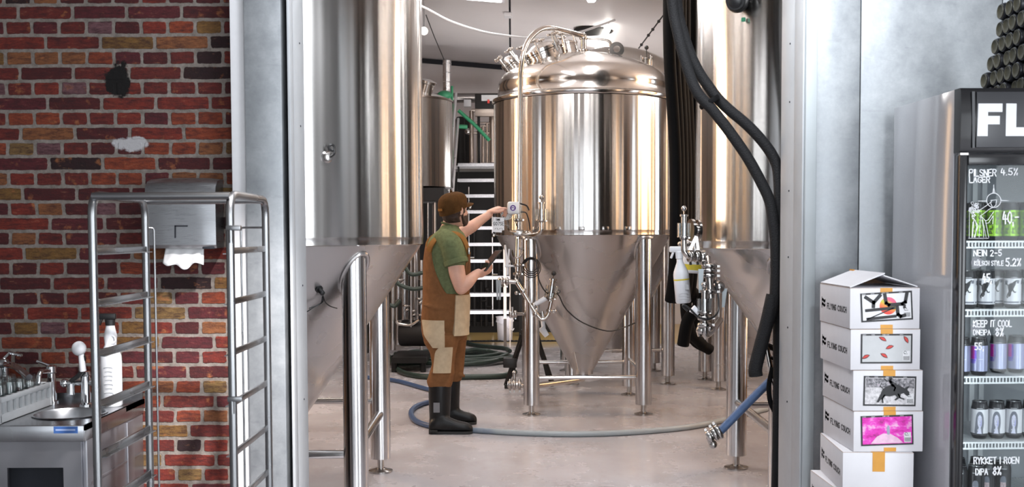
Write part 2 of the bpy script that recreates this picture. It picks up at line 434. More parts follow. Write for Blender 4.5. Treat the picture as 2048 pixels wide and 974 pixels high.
def galv_material():
    t = NT('galvanised_sheet'); n = t.noise(t.pos(), 7, 6, 0.62); n2 = t.noise(t.pos(), 42, 4, 0.7)
    f = t.math('ADD', t.math('MULTIPLY', n, 0.7), t.math('MULTIPLY', n2, 0.3))
    c = t.ramp(f, [(0.3, (0.28, 0.30, 0.32)), (0.5, (0.36, 0.38, 0.40)), (0.7, (0.46, 0.48, 0.50))])
    st = t.noise(t.mapping(t.pos(), scale=(3, 3, 14)), 2.2, 5, 0.7)
    c = t.mix(t.ramp(st, [(0.58, (0, 0, 0)), (0.76, (0.4,)*3)]), c, (0.20, 0.21, 0.23, 1))
    t.set(base=c, metal=0.55, rough=t.ramp(f, [(0.3, (0.38,)*3), (0.7, (0.55,)*3)]), normal=t.bump(n2, 0.04, 0.004)); return t.m

def floor_material():
    t = NT('grey_epoxy_floor'); n = t.noise(t.pos(), 0.9, 3, 0.5); n2 = t.noise(t.pos(), 7, 5, 0.7)
    c = t.ramp(n, [(0.3, (0.41, 0.385, 0.40)), (0.5, (0.49, 0.465, 0.485)), (0.7, (0.55, 0.53, 0.555))])
    s = t.noise(t.mapping(t.pos(), scale=(1, 0.45, 1), loc=(2, 7, 0)), 1.7, 5, 0.7)
    c = t.mix(t.ramp(s, [(0.50, (0, 0, 0)), (0.75, (0.5,)*3)]), c, (0.28, 0.21, 0.175, 1))
    c = t.mix(t.ramp(n2, [(0.62, (0, 0, 0)), (0.72, (0.05,)*3)]), c, (0.22, 0.18, 0.17, 1))
    p = t.sep(t.pos())
    wet = t.math('MULTIPLY', t.math('SUBTRACT', t.math('ADD', p[1], t.math('MULTIPLY', n, 2.0)), 15.0), 1.2, clamp=True)
    c = t.mix(wet, c, (0.62, 0.43, 0.16, 1))                         # wet end of the hall; its bright yellow reflection is painted in
    r = t.ramp(t.noise(t.pos(), 2.1, 5, 0.65), [(0.35, (0.16,)*3), (0.65, (0.34,)*3)])
    r = t.mix(wet, r, (0.22, 0.22, 0.22, 1))
    t.set(base=c, rough=r, spec=0.45, normal=t.bump(n2, 0.03, 0.01)); return t.m

M['brick'] = brick_material(); M['galv'] = galv_material(); M['floor'] = floor_material()
M['wallwhite'] = plain('white_wall_panel', (0.74, 0.70, 0.70), 0.5, var=0.03, scale=3)
M['ceilwhite'] = plain('white_ceiling_panel', (0.78, 0.75, 0.75), 0.45, var=0.02, scale=2)
M['plaster'] = plain('grey_plaster', (0.42, 0.41, 0.40), 0.8)
M['ply'] = plain('warm_reflector_board', (0.62, 0.30, 0.11), 0.6, var=0.15, scale=4)
M['jamb'] = plain('white_painted_steel', (0.46, 0.48, 0.50), 0.5, var=0.05, scale=8)
M['jamb2'] = plain('pale_trim_paint', (0.46, 0.50, 0.52), 0.5, var=0.05, scale=6)
M['whitetrim'] = plain('bright_white_trim', (0.82, 0.82, 0.84), 0.5, var=0.02)
M['gap'] = plain('dark_gap', (0.02, 0.022, 0.03), 0.8)
M['post'] = M['galv']

YB = 17.6
struct('floor', MB().box2((-5.2, -4.6, -0.12), (5.4, 18.2, 0)), 'floor')
struct('wall_brick', MB().box2((-5.2, 4.84, 0), (P(476, 487, 4.84).x, 5.09, 3.6)), 'brick')
XL, XR = P(566, 300, 4.70).x, P(1632, 300, 4.70).x
# right wall: galvanised panels with narrow dark joints
s1, s2 = P(1720, 300, 4.70).x, P(2001, 300, 4.70).x
pw = MB()
for a, b in ((XR, s1-0.004), (s1, s2-0.004), (s2, s2+0.601), (s2+0.605, 5.2)):
    pw.box2((a, 4.70, 0), (b, 4.76, 3.6), 0.002)
struct('wall_right', pw, 'galv')
struct('wall_core', MB().box2((XR, 4.757, 0), (5.2, 5.09, 3.6)), 'gap')
struct('wall_lintel', MB().box2((-5.2, 4.72, 3.2), (5.2, 5.09, 4.6)), 'plaster')
# left jamb: white reveal strip, galvanised post, dark slot, painted inner reveal
xa, xb, xc = P(476, 300, 4.84).x, P(493, 300, 4.72).x, P(565, 300, 4.70).x
struct('trim_1', MB().box2((xa, 4.73, 0), (xb-0.001, 5.05, 3.2), 0.003), 'whitetrim')
struct('trim_2', MB().box2((xb, 4.70, 0), (xc, 4.95, 3.2), 0.004), 'galv')
xd = P(576, 300, 4.70).x; xe = P(607, 300, 5.02).x
struct('trim_3', MB().box2((xc, 4.80, 0), (xd-0.002, 5.04, 3.2)), 'gap')
fr = MB().box2((xd, 4.705, 0), (xd+0.012, 4.78, 3.2), 0.002).box2((xd-0.004, 4.78, 0), (xd+0.010, 5.03, 3.2), 0.002)
struct('trim_4', fr, 'jamb')
for (y, z) in ((4.93, 2.33), (4.93, 1.96), (4.93, 1.24), (4.93, 0.72)):
    tag(MB().lathe([(0.0045, 0), (0.004, 0.003)], (xd+0.010, y, z), (1, 0, 0), 10).build('frame_screw', 'gap'), 'small dark screw head in the painted left door reveal', 'screw', 'screws in the left door reveal')
# right jamb
xf = P(1609, 300, 4.70).x
struct('trim_5', MB().box2((xf, 4.685, 0), (XR-0.001, 4.80, 3.2), 0.004), 'jamb2')
struct('trim_6', MB().box2((xf-0.010, 4.70, 0), (xf-0.001, 4.84, 3.2), 0.002), 'jamb')
struct('trim_7', MB().box2((xf-0.006, 4.845, 0), (xf+0.03, 5.09, 3.2), 0.003), 'jamb')
struct('trim_8', MB().box2((xf+0.031, 4.80, 0), (XR+0.02, 5.07, 3.2)), 'gap')
for z in (2.32, 2.06, 1.66, 1.36, 1.04, 0.70):
    tag(MB().lathe([(0.0045, 0), (0.004, 0.003)], (xf-0.006, 4.93, z), (-1, 0, 0), 10).build('frame_screw', 'gap'), 'small dark screw head in the painted right door reveal', 'screw', 'screws in the right door reveal')
# taproom shell behind the camera, with its windows
struct('ceiling_taproom', MB().box2((-5.2, -4.6, 3.6), (5.4, 4.84, 3.7)), 'plaster')
struct('wall_left', MB().box2((-5.3, -4.6, 0), (-5.0, 4.84, 3.6)), 'plaster')
bw = MB()
for a, b in (((-5.2, 0), (5.2, 0.12)), ((-5.2, 3.4), (5.2, 3.6)), ((-5.2, 0.12), (-2.95, 3.4)), ((-0.25, 0.12), (0.55, 3.4)), ((3.25, 0.12), (5.2, 3.4))):
    bw.box2((a[0], -4.3, a[1]), (b[0], -4.1, b[1]))
struct('wall_back', bw, 'plaster')
sw = MB()
for a, b in (((-4.6, 0), (4.7, 0.15)), ((-4.6, 3.25), (4.7, 3.6)), ((-4.6, 0.15), (-1.9, 3.25)), ((1.05, 0.15), (4.7, 3.25))):
    sw.box2((4.5, a[0], a[1]), (4.7, b[0], b[1]))
struct('wall_side', sw, 'plaster')
for k, (x0, x1) in enumerate(((-2.95, -0.25), (0.55, 3.25))):
    m = MB()
    for x in (x0+0.03, (x0+x1)/2, x1-0.03): m.box((x, -4.2, 1.75), (0.06, 0.08, 3.3))
    for z in (0.15, 2.3, 3.37): m.box(((x0+x1)/2, -4.2, z), (x1-x0, 0.08, 0.06))
    struct('window_%d' % (k+1), m, 'black')
# brewery hall
YB = 17.6
M['tan'] = plain('tan_wall_board', (0.26, 0.18, 0.13), 0.6, var=0.1, scale=4)
M['pane'] = emis('added_glow_pane', (0.86, 0.93, 1.0), 4.0)  # glow for the added hall windows, white stripes in the tank reflections
def side_wall(name, x0, x1, wins, inner):
    m = MB(); y = 5.09
    for a, b in wins: m.box2((x0, y, 0), (x1, a, 5)).box2((x0, a, 0), (x1, b, .5)).box2((x0, a, 3.6), (x1, b, 5)); y = b
    m.box2((x0, y, 0), (x1, YB, 5)); struct(name, m, 'tan')
    for k, (a, b) in enumerate(wins):
        f = MB(); xm = (x0+x1)/2
        for yy in (a+.025, b-.025): f.box((xm, yy, 2.05), (.08, .05, 3.1))
        for z in (.525, 2.0, 3.575): f.box((xm, (a+b)/2, z), (.08, b-a, .05))
        w = struct('window_%d' % (3+k+(2 if x0 > 0 else 0)), f, 'black'); MB().box((xm+.03*(1 if x0 > 0 else -1), (a+b)/2, 2.05), (.01, b-a-.1, 3.0)).build('pane', 'pane', w)  # unseen windows added for the tank reflections
side_wall('wall_hall_left', -3.6, -3.4, ((6.3, 6.9), (8.6, 9.2)), 1)
side_wall('wall_hall_right', 4.4, 4.6, ((6.6, 7.2), (9.4, 10.0)), -1)
pm = MB()
for y in (5.4, 7.2, 8.2, 9.5, 11.5, 12.6): pm.box2((-3.4, y, 0), (-3.2, y+.32, 4.6)); pm.box2((4.2, y+.25, 0), (4.4, y+.55, 3.75))
struct('wall_added_columns', pm, 'black')  # unseen black columns added as dark stripes in the tank reflections
tb = MB().box2((-3.398, 6.95, 0), (-3.37, 8.5, 3.6)).box2((-3.398, 5.75, 0), (-3.37, 6.25, 3.6)).box2((4.37, 7.3, 0), (4.398, 9.3, 3.6)).box2((4.37, 5.3, 0), (4.398, 6.5, 3.6)); struct('wall_warm_reflector', tb, 'ply')  # unseen orange boards added for a warm reflection in the tanks
struct('wall_hall_front', MB().box2((-3.6, 5.092, 0), (-2.05, 5.099, 3.2)).box2((2.1, 5.092, 0), (4.6, 5.099, 3.2)).box2((-3.6, 5.092, 3.2), (4.6, 5.099, 4.8)), 'tan')
struct('wall_added_strips', MB().box2((-2.05, 5.092, 0), (-1.25, 5.099, 3.2)).box2((1.30, 5.092, 0), (2.1, 5.10, 3.2)), 'rubber')  # unseen black strips added for a dark band on the tanks
za, zb = P(850, 118, YB).z, P(1005, 131, YB).z; xA, xB = P(850, 118, YB).x, P(1005, 131, YB).x
sl = (zb-za)/(xB-xA)
def ceil_z(x): return za+sl*(x-xA)
struct('wall_hall_back', MB().box2((-3.6, YB, 0), (4.6, YB+0.2, 5.2)), 'wallwhite')
cm = MB(); xs = P(1020, 60, 15).x
def slab(x0, x1, y0, y1):
    cm.prism([(x0, ceil_z(x0)), (x1, ceil_z(x1)), (x1, ceil_z(x1)+0.1), (x0, ceil_z(x0)+0.1)], (0, y1, 0), (1, 0, 0), (0, 0, 1), y1-y0)
slab(-3.6, xs-0.012, 5.09, YB); slab(xs+0.012, 4.6, 5.09, YB)
struct('ceiling_hall', cm, 'ceilwhite')
cg = MB(); cg.box((xs, 11.3, ceil_z(xs)+0.06), (0.05, 12.4, 0.02)); struct('trim_9', cg, 'gap')
struct('trim_10', MB().prism([(-3.4, ceil_z(-3.4)-0.07), (xs, ceil_z(xs)-0.07), (xs, ceil_z(xs)-0.005), (-3.4, ceil_z(-3.4)-0.005)], (0, YB-0.005, 0), (1, 0, 0), (0, 0, 1), 0.06), 'gap')
# ------------------------------------------------------------------ lamps of the hall
M['tube'] = emis('lamp_tube_light', (1.0, 0.95, 0.92), 46)
M['tube2'] = emis('visible_tube_light', (1.0, 0.95, 0.88), 14)
def strip_lamp(a, b, label, group=None, tube='tube'):
    """fluorescent strip hanging from the ceiling: housing, glowing tube, two rods"""
    a, b = Vector(a), Vector(b); t = thing('ceiling_lamp', label, 'lamp', (a+b)/2, group=group); d = (b-a).normalized()
    m = MB(); m.box((a+b)/2+Vector((0, 0, .055)), (.035, (b-a).length+.06, .04), None, .008); m.build('housing', 'white', t)
    m = MB(); m.box((a+b)/2, (.085, (b-a).length, .05), None, .02); m.build('tube', tube, t)
    for s in (.2, .8):
        p = a.lerp(b, s); MB().cyl(p+Vector((0, 0, .07)), (p.x, p.y, ceil_z(p.x)-.002), .006, n=8).build('hanger', 'fit', t)
    return t
za_ = P(1216, 55, 13.5).z; xa_ = P(1216, 55, 13.5).x
strip_lamp((xa_, 13.5, za_), (xa_, 15.2, za_), 'glowing fluorescent strip lamp hanging above the free standing middle tank', tube='tube2')
for x, y in ((-0.2, 7.0), (-0.9, 9.6), (0.75, 7.6), (0.8, 10.2), (3.3, 9.0), (-2.4, 9.4)):
    strip_lamp((x, y-.75, ceil_z(x)-.30), (x, y+.75, ceil_z(x)-.30), 'fluorescent strip lamp hanging over the tanks, above the picture', 'strip lamps out of the picture')
strip_lamp((0.9, 13.7, 2.35), (0.9, 15.2, 2.35), 'added unseen strip lamp hung low before the stairs, behind the middle tank')  # added to brighten the stairs and the far floor
# ------------------------------------------------------------------ tanks
def tank(name, label, c, R, zs, ztop, ztip, rtip, legs, leg_r, dome, brace=(), collar=True, foot_r=0.075, mats=('tank', 'cone', 'dome', 'leg')):
    """conical tank: body, cone, dome, legs with feet.  c = (x, y); legs = (dx, dy, tilt) offsets"""
    cx, cy = c
    t = thing(name, label, 'tank', (cx, cy, 0), group=None)
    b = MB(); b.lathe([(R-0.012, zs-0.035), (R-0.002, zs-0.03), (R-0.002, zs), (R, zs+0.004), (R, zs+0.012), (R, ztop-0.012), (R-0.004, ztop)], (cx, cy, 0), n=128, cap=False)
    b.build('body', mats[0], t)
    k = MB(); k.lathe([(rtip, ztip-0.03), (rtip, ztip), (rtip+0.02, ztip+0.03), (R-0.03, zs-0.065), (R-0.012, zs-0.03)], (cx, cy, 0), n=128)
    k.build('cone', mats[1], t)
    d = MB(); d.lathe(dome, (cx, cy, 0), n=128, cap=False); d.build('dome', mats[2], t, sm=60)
    sl = (zs-0.065-ztip-0.03)/(R-0.03-rtip-0.02)
    def cz(x, y): return ztip+0.03+(math.hypot(x-cx, y-cy)-rtip-0.02)*sl
    for dx, dy in legs:
        x, y = cx+dx, cy+dy; r = math.hypot(dx, dy); ux, uy = dx/r, dy/r
        # top cut follows the cone
        n = 28; m = MB(); low = []; top = []; col = []
        for i in range(n):
            a = 2*PI*i/n; px, py = x+leg_r*math.cos(a), y+leg_r*math.sin(a)
            low.append(Vector((px, py, 0.085))); top.append(Vector((px, py, min(cz(px, py)+0.02, zs-0.04))))
            qx, qy = x+(leg_r+0.006)*math.cos(a), y+(leg_r+0.006)*math.sin(a)
            col.append(Vector((qx, qy, min(cz(qx, qy), zs-0.05)-0.004)))
        m.loft([low, top]); lg = m.build('leg', mats[3], t)
        if collar: MB().tube(col, 0.012, 8, closed=True).build('weld_collar', mats[1], lg)
        f = MB(); f.lathe([(0.022, 0.0), (0.022, 0.09)], (x, y, 0.012), n=16)
        f.lathe([(foot_r, 0), (foot_r, 0.008), (foot_r*0.5, 0.018), (0.03, 0.022)], (x, y, 0.001), n=28); f.build('foot', 'fit', lg)
    for a, b2, r in brace:
        MB().cyl(Vector((cx, cy, 0))+Vector(a), Vector((cx, cy, 0))+Vector(b2), r).build('brace', mats[3], t)
    return t, cz

# ---- left fermenter
LC = (-1.44, 6.05); LR = 0.945
LZ = P(760, 478, 5.4).z
Lleg = [(0.64, -0.55), (0.62, 0.63), (-0.62, 0.63), (-0.64, -0.55)]
z1 = 0.345
t, lcz = tank('fermenter_tank', 'tall stainless conical fermenter filling the left side of the doorway', LC, LR, LZ, 3.95, 0.17, 0.085, Lleg, 0.063,
    [(LR-0.004, 3.95), (LR-0.01, 3.97), (LR*0.9, 4.06), (LR*0.6, 4.15), (0.1, 4.19), (0.001, 4.19)],
    brace=[((0.62, -0.53, z1), (-0.64, -0.53, z1), 0.022), ((0.64, -0.55, z1+0.02), (0.62, 0.63, z1+0.02), 0.026), ((0.62, 0.61, z1+0.10), (-0.62, 0.61, z1+0.10), 0.02)])
LT = t
# ---- right fermenter
RC = (2.0, 6.12); RR = 0.955
RZ = P(1480, 486, 5.5).z
Rleg = [(-0.62, -0.58), (-0.60, 0.62), (0.62, 0.62), (0.62, -0.58)]
t, rcz = tank('fermenter_tank', 'tall stainless fermenter right of the doorway, behind the thick black hoses', RC, RR, RZ, 3.35, 0.17, 0.085, Rleg, 0.064,
    [(RR-0.004, 3.35), (RR-0.01, 3.37), (RR*0.9, 3.46), (RR*0.6, 3.55), (0.1, 3.60), (0.001, 3.60)],
    brace=[((-0.62, -0.58, 0.42), (-0.60, 0.62, 0.42), 0.024), ((-0.60, 0.62, 0.40), (0.62, 0.62, 0.40), 0.022)], collar=True)
RT = t
# ---- centre fermenter
CC = (0.61, 9.32); CR = 0.76
CZ = P(1168, 462, 8.56).z; CT = P(1168, 186, 8.56).z; CB = P(1168, 741, 9.3).z
def head(R, z, top):
    h = top-z; out = [(R+0.004, z), (R+0.016, z+0.012), (R+0.016, z+0.03), (R-0.02, z+0.042), (R-0.035, z+0.055), (R-0.035, z+0.17*h+0.05)]
    r0 = R-0.035; kr = 0.17; z0 = z+0.17*h+0.05
    for i in range(1, 9):
        a = i/8*math.radians(62); out.append((r0-kr*(1-math.cos(a)), z0+kr*math.sin(a)))
    r1, zz = out[-1]
    for i in range(1, 13):
        q = i/12; r = r1*(1-q); out.append((max(r, 0.001), zz+(top-zz)*(1-(1-q)**2)))
    return out
CTOP = P(1175, 104, 9.25).z
Cleg = [(-0.455, -0.55), (0.455, -0.55), (0.455, 0.52), (-0.455, 0.52)]
zb_ = P(1170, 755, 8.77).z
t, ccz = tank('fermenter_tank', 'squat stainless conical fermenter standing free in the middle of the hall', CC, CR, CZ, CT, CB, 0.085, Cleg, 0.066,
    head(CR, CT, CTOP), brace=[((-0.40, -0.55, zb_), (0.40, -0.55, zb_), 0.017), ((-0.40, 0.52, zb_), (0.40, 0.52, zb_), 0.017), ((-0.455, -0.49, zb_+0.03), (-0.455, 0.46, zb_+0.03), 0.017), ((0.455, -0.49, zb_+0.03), (0.455, 0.46, zb_+0.03), 0.017)])
CTK = t
def dome_z(x, y):
    r = math.hypot(x-CC[0], y-CC[1]); pr = head(CR, CT, CTOP)
    for (ra, zaa), (rb, zbb) in zip(pr[5:], pr[6:]):
        if rb <= r <= ra: return zaa+(zbb-zaa)*(ra-r)/max(1e-6, ra-rb)
    return CTOP
# ---- tanks behind
def head2(R, z, top): return head(R, z, top)
BC = (1.05, 11.08)
tank('fermenter_tank', 'stainless conical fermenter standing behind the free middle one, only its dome edge and cone showing', BC, 0.74, CZ, P(1340, 190, 11).z, 0.29, 0.085,
     [(0.47, -0.52), (0.47, 0.52), (-0.47, 0.52), (-0.47, -0.52)], 0.066, head(0.74, P(1340, 190, 11).z, P(1240, 92, 11).z),
     brace=[((-0.4, -0.52, 0.33), (0.4, -0.52, 0.33), 0.017)])
DC = (2.35, 10.52)
tank('fermenter_tank', 'stainless conical fermenter half hidden behind the right hand fermenter, its thin leg showing', DC, 0.62, CZ, 2.6, 0.29, 0.085,
     [(-0.41, -0.36), (-0.41, 0.36), (0.41, 0.36), (0.41, -0.36)], 0.066, head(0.62, 2.6, 2.95))
# ------------------------------------------------------------------ fittings on the tanks (parts of their tank)
def px2m(Y): return Y/FPX
def clampring(mb, p, d, r):
    """tri-clamp ferrule"""
    mb.lathe([(r*0.9, -0.014), (r*1.45, -0.010), (r*1.6, -0.004), (r*1.6, 0.004), (r*1.45, 0.010), (r*0.9, 0.014)], p, d, 18)
    R = rot_to(d); mb.box(Vector(p)+R@Vector((r*1.9, 0, 0)), (r*0.6, r*0.4, 0.012), R)
def airlock(parent, px, yt, yb, Y, lean=0.0, ball='fit', pxw=25, scale=1.0, cup=(0.48, 0.98)):
    """pressure sight glass: stem, clear cup, piston cap and ball; yt..yb are its picture rows"""
    top = P(px+lean, yt, Y); bot = P(px, yb, Y); d = top-bot; L = d.length; u = d.normalized(); k = px2m(Y)
    r = pxw*k/2
    b = MB(); b.cyl(bot, bot+u*L*0.72, r*0.42, n=16); b.lathe([(r*.4, 0), (r*.62, 0.002), (r*.62, 0.012), (r*.4, .014)], bot+u*L*0.70, u, 18)
    clampring(b, bot+u*L*0.10, u, r*0.40)
    s = b.build('sight_glass_stem', 'fit', parent)
    MB().lathe([(r, L*.12), (r, L*.52), (r*.93, L*.52), (r*.93, L*.13), (r*.3, L*.13)], bot, u, 28, cap=False).build('clear_cup', 'clear', s)
    MB().lathe([(r*.3, 0), (r*1.03, 0), (r*1.03, 0.006), (r*.3, 0.006)], bot+u*L*.11, u, 28).build('cup_base', 'fit', s)
    MB().cyl(bot+u*L*.7, bot+u*L*.93, r*0.10, n=8).build('piston_rod', 'fit', s)
    MB().sphere(bot+u*L*.94, r*0.42, 10).build('ball', ball, s)
    return s

def pipe(parent, pts, r, name='pipe', mat='pipe', fil=0.05, n=14):
    return MB().tube(fillet(pts, fil), r, n).build(name, mat, parent)

# ---- centre tank: cleaning pipe over the dome
Y0 = 8.66
pts = [P(1035, 545, Y0), P(1038, 400, Y0), P(1041, 160, Y0)]
arc = smooth_path([P(1041, 150, Y0), P(1046, 110, Y0+.02), P(1058, 80, Y0+.08), P(1078, 61, Y0+.18), P(1100, 56, Y0+.28), P(1132, 63, Y0+.46), P(1166, 72, CC[1])], 5)
cp = MB().tube(pts+arc, 0.0215, 14).build('cleaning_pipe', 'pipe', CTK)
m = MB(); top = P(1167, 72, CC[1]); base = Vector((top.x, CC[1], CTOP-0.01))
m.cyl(base, top, 0.024, n=16); clampring(m, base+Vector((0, 0, 0.035)), (0, 0, 1), 0.026); clampring(m, top+Vector((0, 0, -0.02)), (0, 0, 1), 0.022); m.sphere(top, 0.028, 8)
m.build('spray_inlet', 'fit', CTK)
pipe(CTK, [P(1170, 75, CC[1]), P(1212, 80, CC[1]), P(1221, 84, CC[1]), P(1222, 103, CC[1])], 0.012, 'vent_pipe')
m = MB(); q = P(1222, 98, CC[1]); m.lathe([(.02, -.035), (.026, -.03), (.026, -.005), (.016, 0)], q, (0, 0, 1), 14); m.build('vent_nut', 'fit', CTK)
# lifting lug: plate with a hole
def lug(parent, c, rr, th):
    n = 24; out = []; inn = []
    for i in range(n):
        a = 2*PI*i/n; x = math.cos(a); z = math.sin(a)
        ox = x*rr*(1.0 if z > -0.2 else 1.05); oz = max(z, -0.75)*rr
        out.append((ox, oz)); inn.append((x*rr*.46, z*rr*.46+rr*.05))
    vs = []; fs = []
    for y in (-th/2, th/2):
        vs += [Vector((c.x+a, c.y+y, c.z+b)) for a, b in out]+[Vector((c.x+a, c.y+y, c.z+b)) for a, b in inn]
    for i in range(n):
        j = (i+1) % n
        fs += [(i, j, n+j, n+i), (2*n+i, 3*n+i, 3*n+j, 2*n+j), (i, 2*n+i, 2*n+j, j), (n+i, n+j, 3*n+j, 3*n+i)]
    return MB().add(vs, fs).build('lifting_lug', 'fit', parent)
lug(CTK, P(1233, 99, CC[1]-.08), 0.062, 0.022)
# manway with clamp knobs
def wingbolt(parent, p, d, s=1.0):
    u = Vector(d).normalized(); R = rot_to(d)
    m = MB(); m.cyl(p-u*0.06*s, p+u*0.075*s, 0.009*s, n=10); m.cyl(p+u*0.0*s, p+u*.02*s, .016*s, n=10)
    for k in range(4):
        a = k*PI/2+.4; m.cyl(p+u*.08*s, p+u*.086*s+R@Vector((math.cos(a), math.sin(a), 0))*0.030*s, .008*s, .010*s, n=8)
        m.sphere(p+u*.086*s+R@Vector((math.cos(a), math.sin(a), 0))*0.031*s, .011*s, 6)
    m.sphere(p+u*.08*s, .014*s, 6)
    return m.build('clamp_knob', 'fit', parent)
def manway(parent, px, py, Y, d, r, h, knobs, sq=1.0):
    b = P(px, py, Y); u = Vector(d).normalized(); R = rot_to(d)
    m = MB(); m.lathe([(r*1.12, -.06), (r, -.02), (r, h*.55), (r*1.08, h*.58), (r*1.08, h*.66), (r, h*.68)], b, u, 40, cap=False)
    mw = m.build('manway', 'dome', parent)
    l = MB(); l.lathe([(r*1.02, h*.69), (r*1.12, h*.70), (r*1.12, h*.86), (r*.98, h*.93), (r*.5, h*1.12), (0.001, h*1.18)], b, u, 40, cap=False); l.build('lid', 'dome', mw)
    for a in knobs:
        q = b+R@Vector((math.cos(a)*r*1.18, math.sin(a)*r*1.18, h*.78)); wingbolt(mw, q, u, 1.0)
    return mw
kn = [k*PI/3+.3 for k in range(6)]
manway(CTK, 1094, 128, 9.10, (-.38, -.10, .9), 0.135, 0.155, kn)
manway(CTK, 1036, 148, 9.36, (-.62, -.05, .78), 0.070, 0.15, [0.4, 2.2, 4.0, 5.4])
manway(CTK, 1139, 104, 9.52, (-.22, .12, .97), 0.06, 0.09, [0.2, 2.0, 4.2])
# vacuum valve on the right shoulder of the dome
q = P(1293, 132, CC[1]); m = MB(); m.lathe([(.05, -.02), (.05, 0), (.04, .004), (.04, .05), (.052, .052), (.052, .066), (.02, .07)], q, (0, 0, 1), 24); vv = m.build('vacuum_valve', 'fit', CTK)
for k in range(4):
    a = k*PI/2+.5; MB().cyl(q+Vector((math.cos(a)*.056, math.sin(a)*.056, -.03)), q+Vector((math.cos(a)*.056, math.sin(a)*.056, .085)), .007, n=8).build('bolt', 'fit', vv)
m = MB(); m.cyl(q+Vector((0, 0, .06)), q+Vector((0, 0, .15)), .004, n=8); rod = m.build('valve_rod', 'black', vv); MB().sphere(q+Vector((0, 0, .155)), .019, 8).build('knob', 'black', vv)

# ---- centre tank: instruments on the left
A = airlock(CTK, 1083, 391, 447, 8.52, ball='fit')
pipe(CTK, [P(1083, 446, 8.52), P(1083, 466, 8.52), P(1066, 471, 8.55), P(1038, 468, 8.62)], 0.017, 'elbow_pipe', fil=.06)
m = MB()
for (x, y, d, r) in ((1036, 440, (0, 0, 1), .022), (1035, 466, (1, 0, 0), .02), (1052, 469, (1, 0, .1), .02), (1060, 470, (1, 0, .1), .019), (1035, 530, (0, 0, 1), .024), (1034, 548, (0, 0, 1), .022)):
    m = MB(); clampring(m, P(x, y, 8.62), d, r); m.build('pipe_clamp', 'fit', CTK)
m = MB(); m.box(P(1036, 466, 8.62), (.09, .06, .05), None, .012)
m.build('manifold', 'fit', CTK)
m = MB(); m.tube(fillet([P(1015, 440, 8.58), P(1017, 462, 8.58), P(1034, 464, 8.6)], .03), .009, 8); gp = m.build('gauge_pipe', 'pipe', CTK)
# pressure gauge facing the door
g = P(1013, 429, 8.55); r = .047; fd = (g-CAM).normalized()*-1; fd = Vector((fd.x-.18, fd.y, fd.z)).normalized()
m = MB(); m.lathe([(r*.7, -.035), (r*.95, -.03), (r, -.005), (r, .006), (r*.88, .006), (r*.88, 0)], g, fd, 32); gauge = m.build('pressure_gauge', 'fit', CTK)
t = NT('gauge_dial'); sx = t.sep(t.coord()); t.set(base=t.mix(t.math('GREATER_THAN', t.noise(t.coord(), 90, 2), .62), (.72, .74, .72, 1), (.55, .57, .56, 1)), rough=.3); M['dial'] = t.m
MB().lathe([(r*.88, 0), (r*.88, .001)], g+fd*.001, fd, 32).build('dial', 'dial', gauge)
R = rot_to(fd)
ux = Vector((0, 0, 1)).cross(fd).normalized(); uz = fd.cross(ux)
m = MB(); ribbon(m, [(-.025, -.02), (.03, .024)], .005, g+fd*.003, ux, uz, .001); m.build('needle', 'black', gauge)
m = MB()
for k in range(11):
    a = math.radians(-40+k*26); ribbon(m, [(math.cos(a)*r*.66, math.sin(a)*r*.66), (math.cos(a)*r*.8, math.sin(a)*r*.8)], .0025, g+fd*.0026, ux, uz, .0006)
m.build('dial_marks', 'black', gauge)
# white sensor box with a round purple emblem
b0 = P(1027, 416, 8.50); m = MB(); m.box(b0, (.098, .04, .100), None, .018); sb = m.build('sensor_box', 'white', CTK)
M['purple'] = plain('purple_print', (0.10, 0.03, 0.24), .4)
e = b0+Vector((-.004, -.0205, .0)); m = MB(); m.lathe([(.023, 0), (.023, .001)], e, (0, -1, 0), 28); m.build('emblem', 'purple', sb)
m = MB()
for (a, b, c, d) in ((-.008, .006, -.003, .011), (.003, .010, .009, .005), (-.009, -.006, -.002, -.003), (.004, -.002, .008, -.008), (-.006, -.011, .002, -.011)):
    ribbon(m, [(a, b), (c, d)], .0055, e+Vector((0, -.0012, 0)), (1, 0, 0), (0, 0, 1), .0006)
m.build('emblem_mark', 'white', sb)
pipe(CTK, [P(1040, 407, 8.52), P(1054, 411, 8.55), P(1058, 420, 8.58)], .006, 'sensor_cable', 'black')
pipe(CTK, [P(1041, 424, 8.52), P(1052, 424, 8.52), P(1058, 440, 8.55), P(1060, 460, 8.56)], .005, 'sensor_cable', 'black')
pipe(CTK, [P(1032, 430, 8.54), P(1031, 445, 8.56), P(1036, 456, 8.58)], .004, 'sensor_cable', 'black')
# white tag plate with hand lettering
tp = P(985, 464, 8.50); uu = (P(1009, 464, 8.50)-tp); wv = (P(985, 434, 8.50)-tp); wd_, hg_ = uu.length, wv.length
m = MB(); m.prism([(0, 0), (wd_*.78, -.004), (wd_*.78, .012), (wd_*.98, .014), (wd_*.98, hg_*.95), (.006, hg_)], tp, (1, 0, 0), (0, 0, 1), -.004 if False else .004); tg = m.build('tag_plate', 'white', CTK)
m = MB(); o_ = tp+Vector((.006, -.0046, 0)); lettering(m, 'GO7SE', .026, o_+Vector((.002, 0, .052)), (1, 0, 0), (0, 0, 1), w=.0035, adv=.66, wide=.46)
lettering(m, 'TANK', .012, o_+Vector((.022, 0, .090)), (1, 0, 0), (0, 0, 1), w=.004, adv=.7, wide=.5)
for k in range(4): ribbon(m, [(.012+k*.018, .022+.008*(k % 2)), (.02+k*.018, .030-.012*(k % 2))], .003, o_, (1, 0, 0), (0, 0, 1))
m.build('tag_lettering', 'black', tg)
MB().cyl(P(1008, 450, 8.51), P(1018, 452, 8.58), .006, n=8).build('tag_bracket', 'fit', tg)
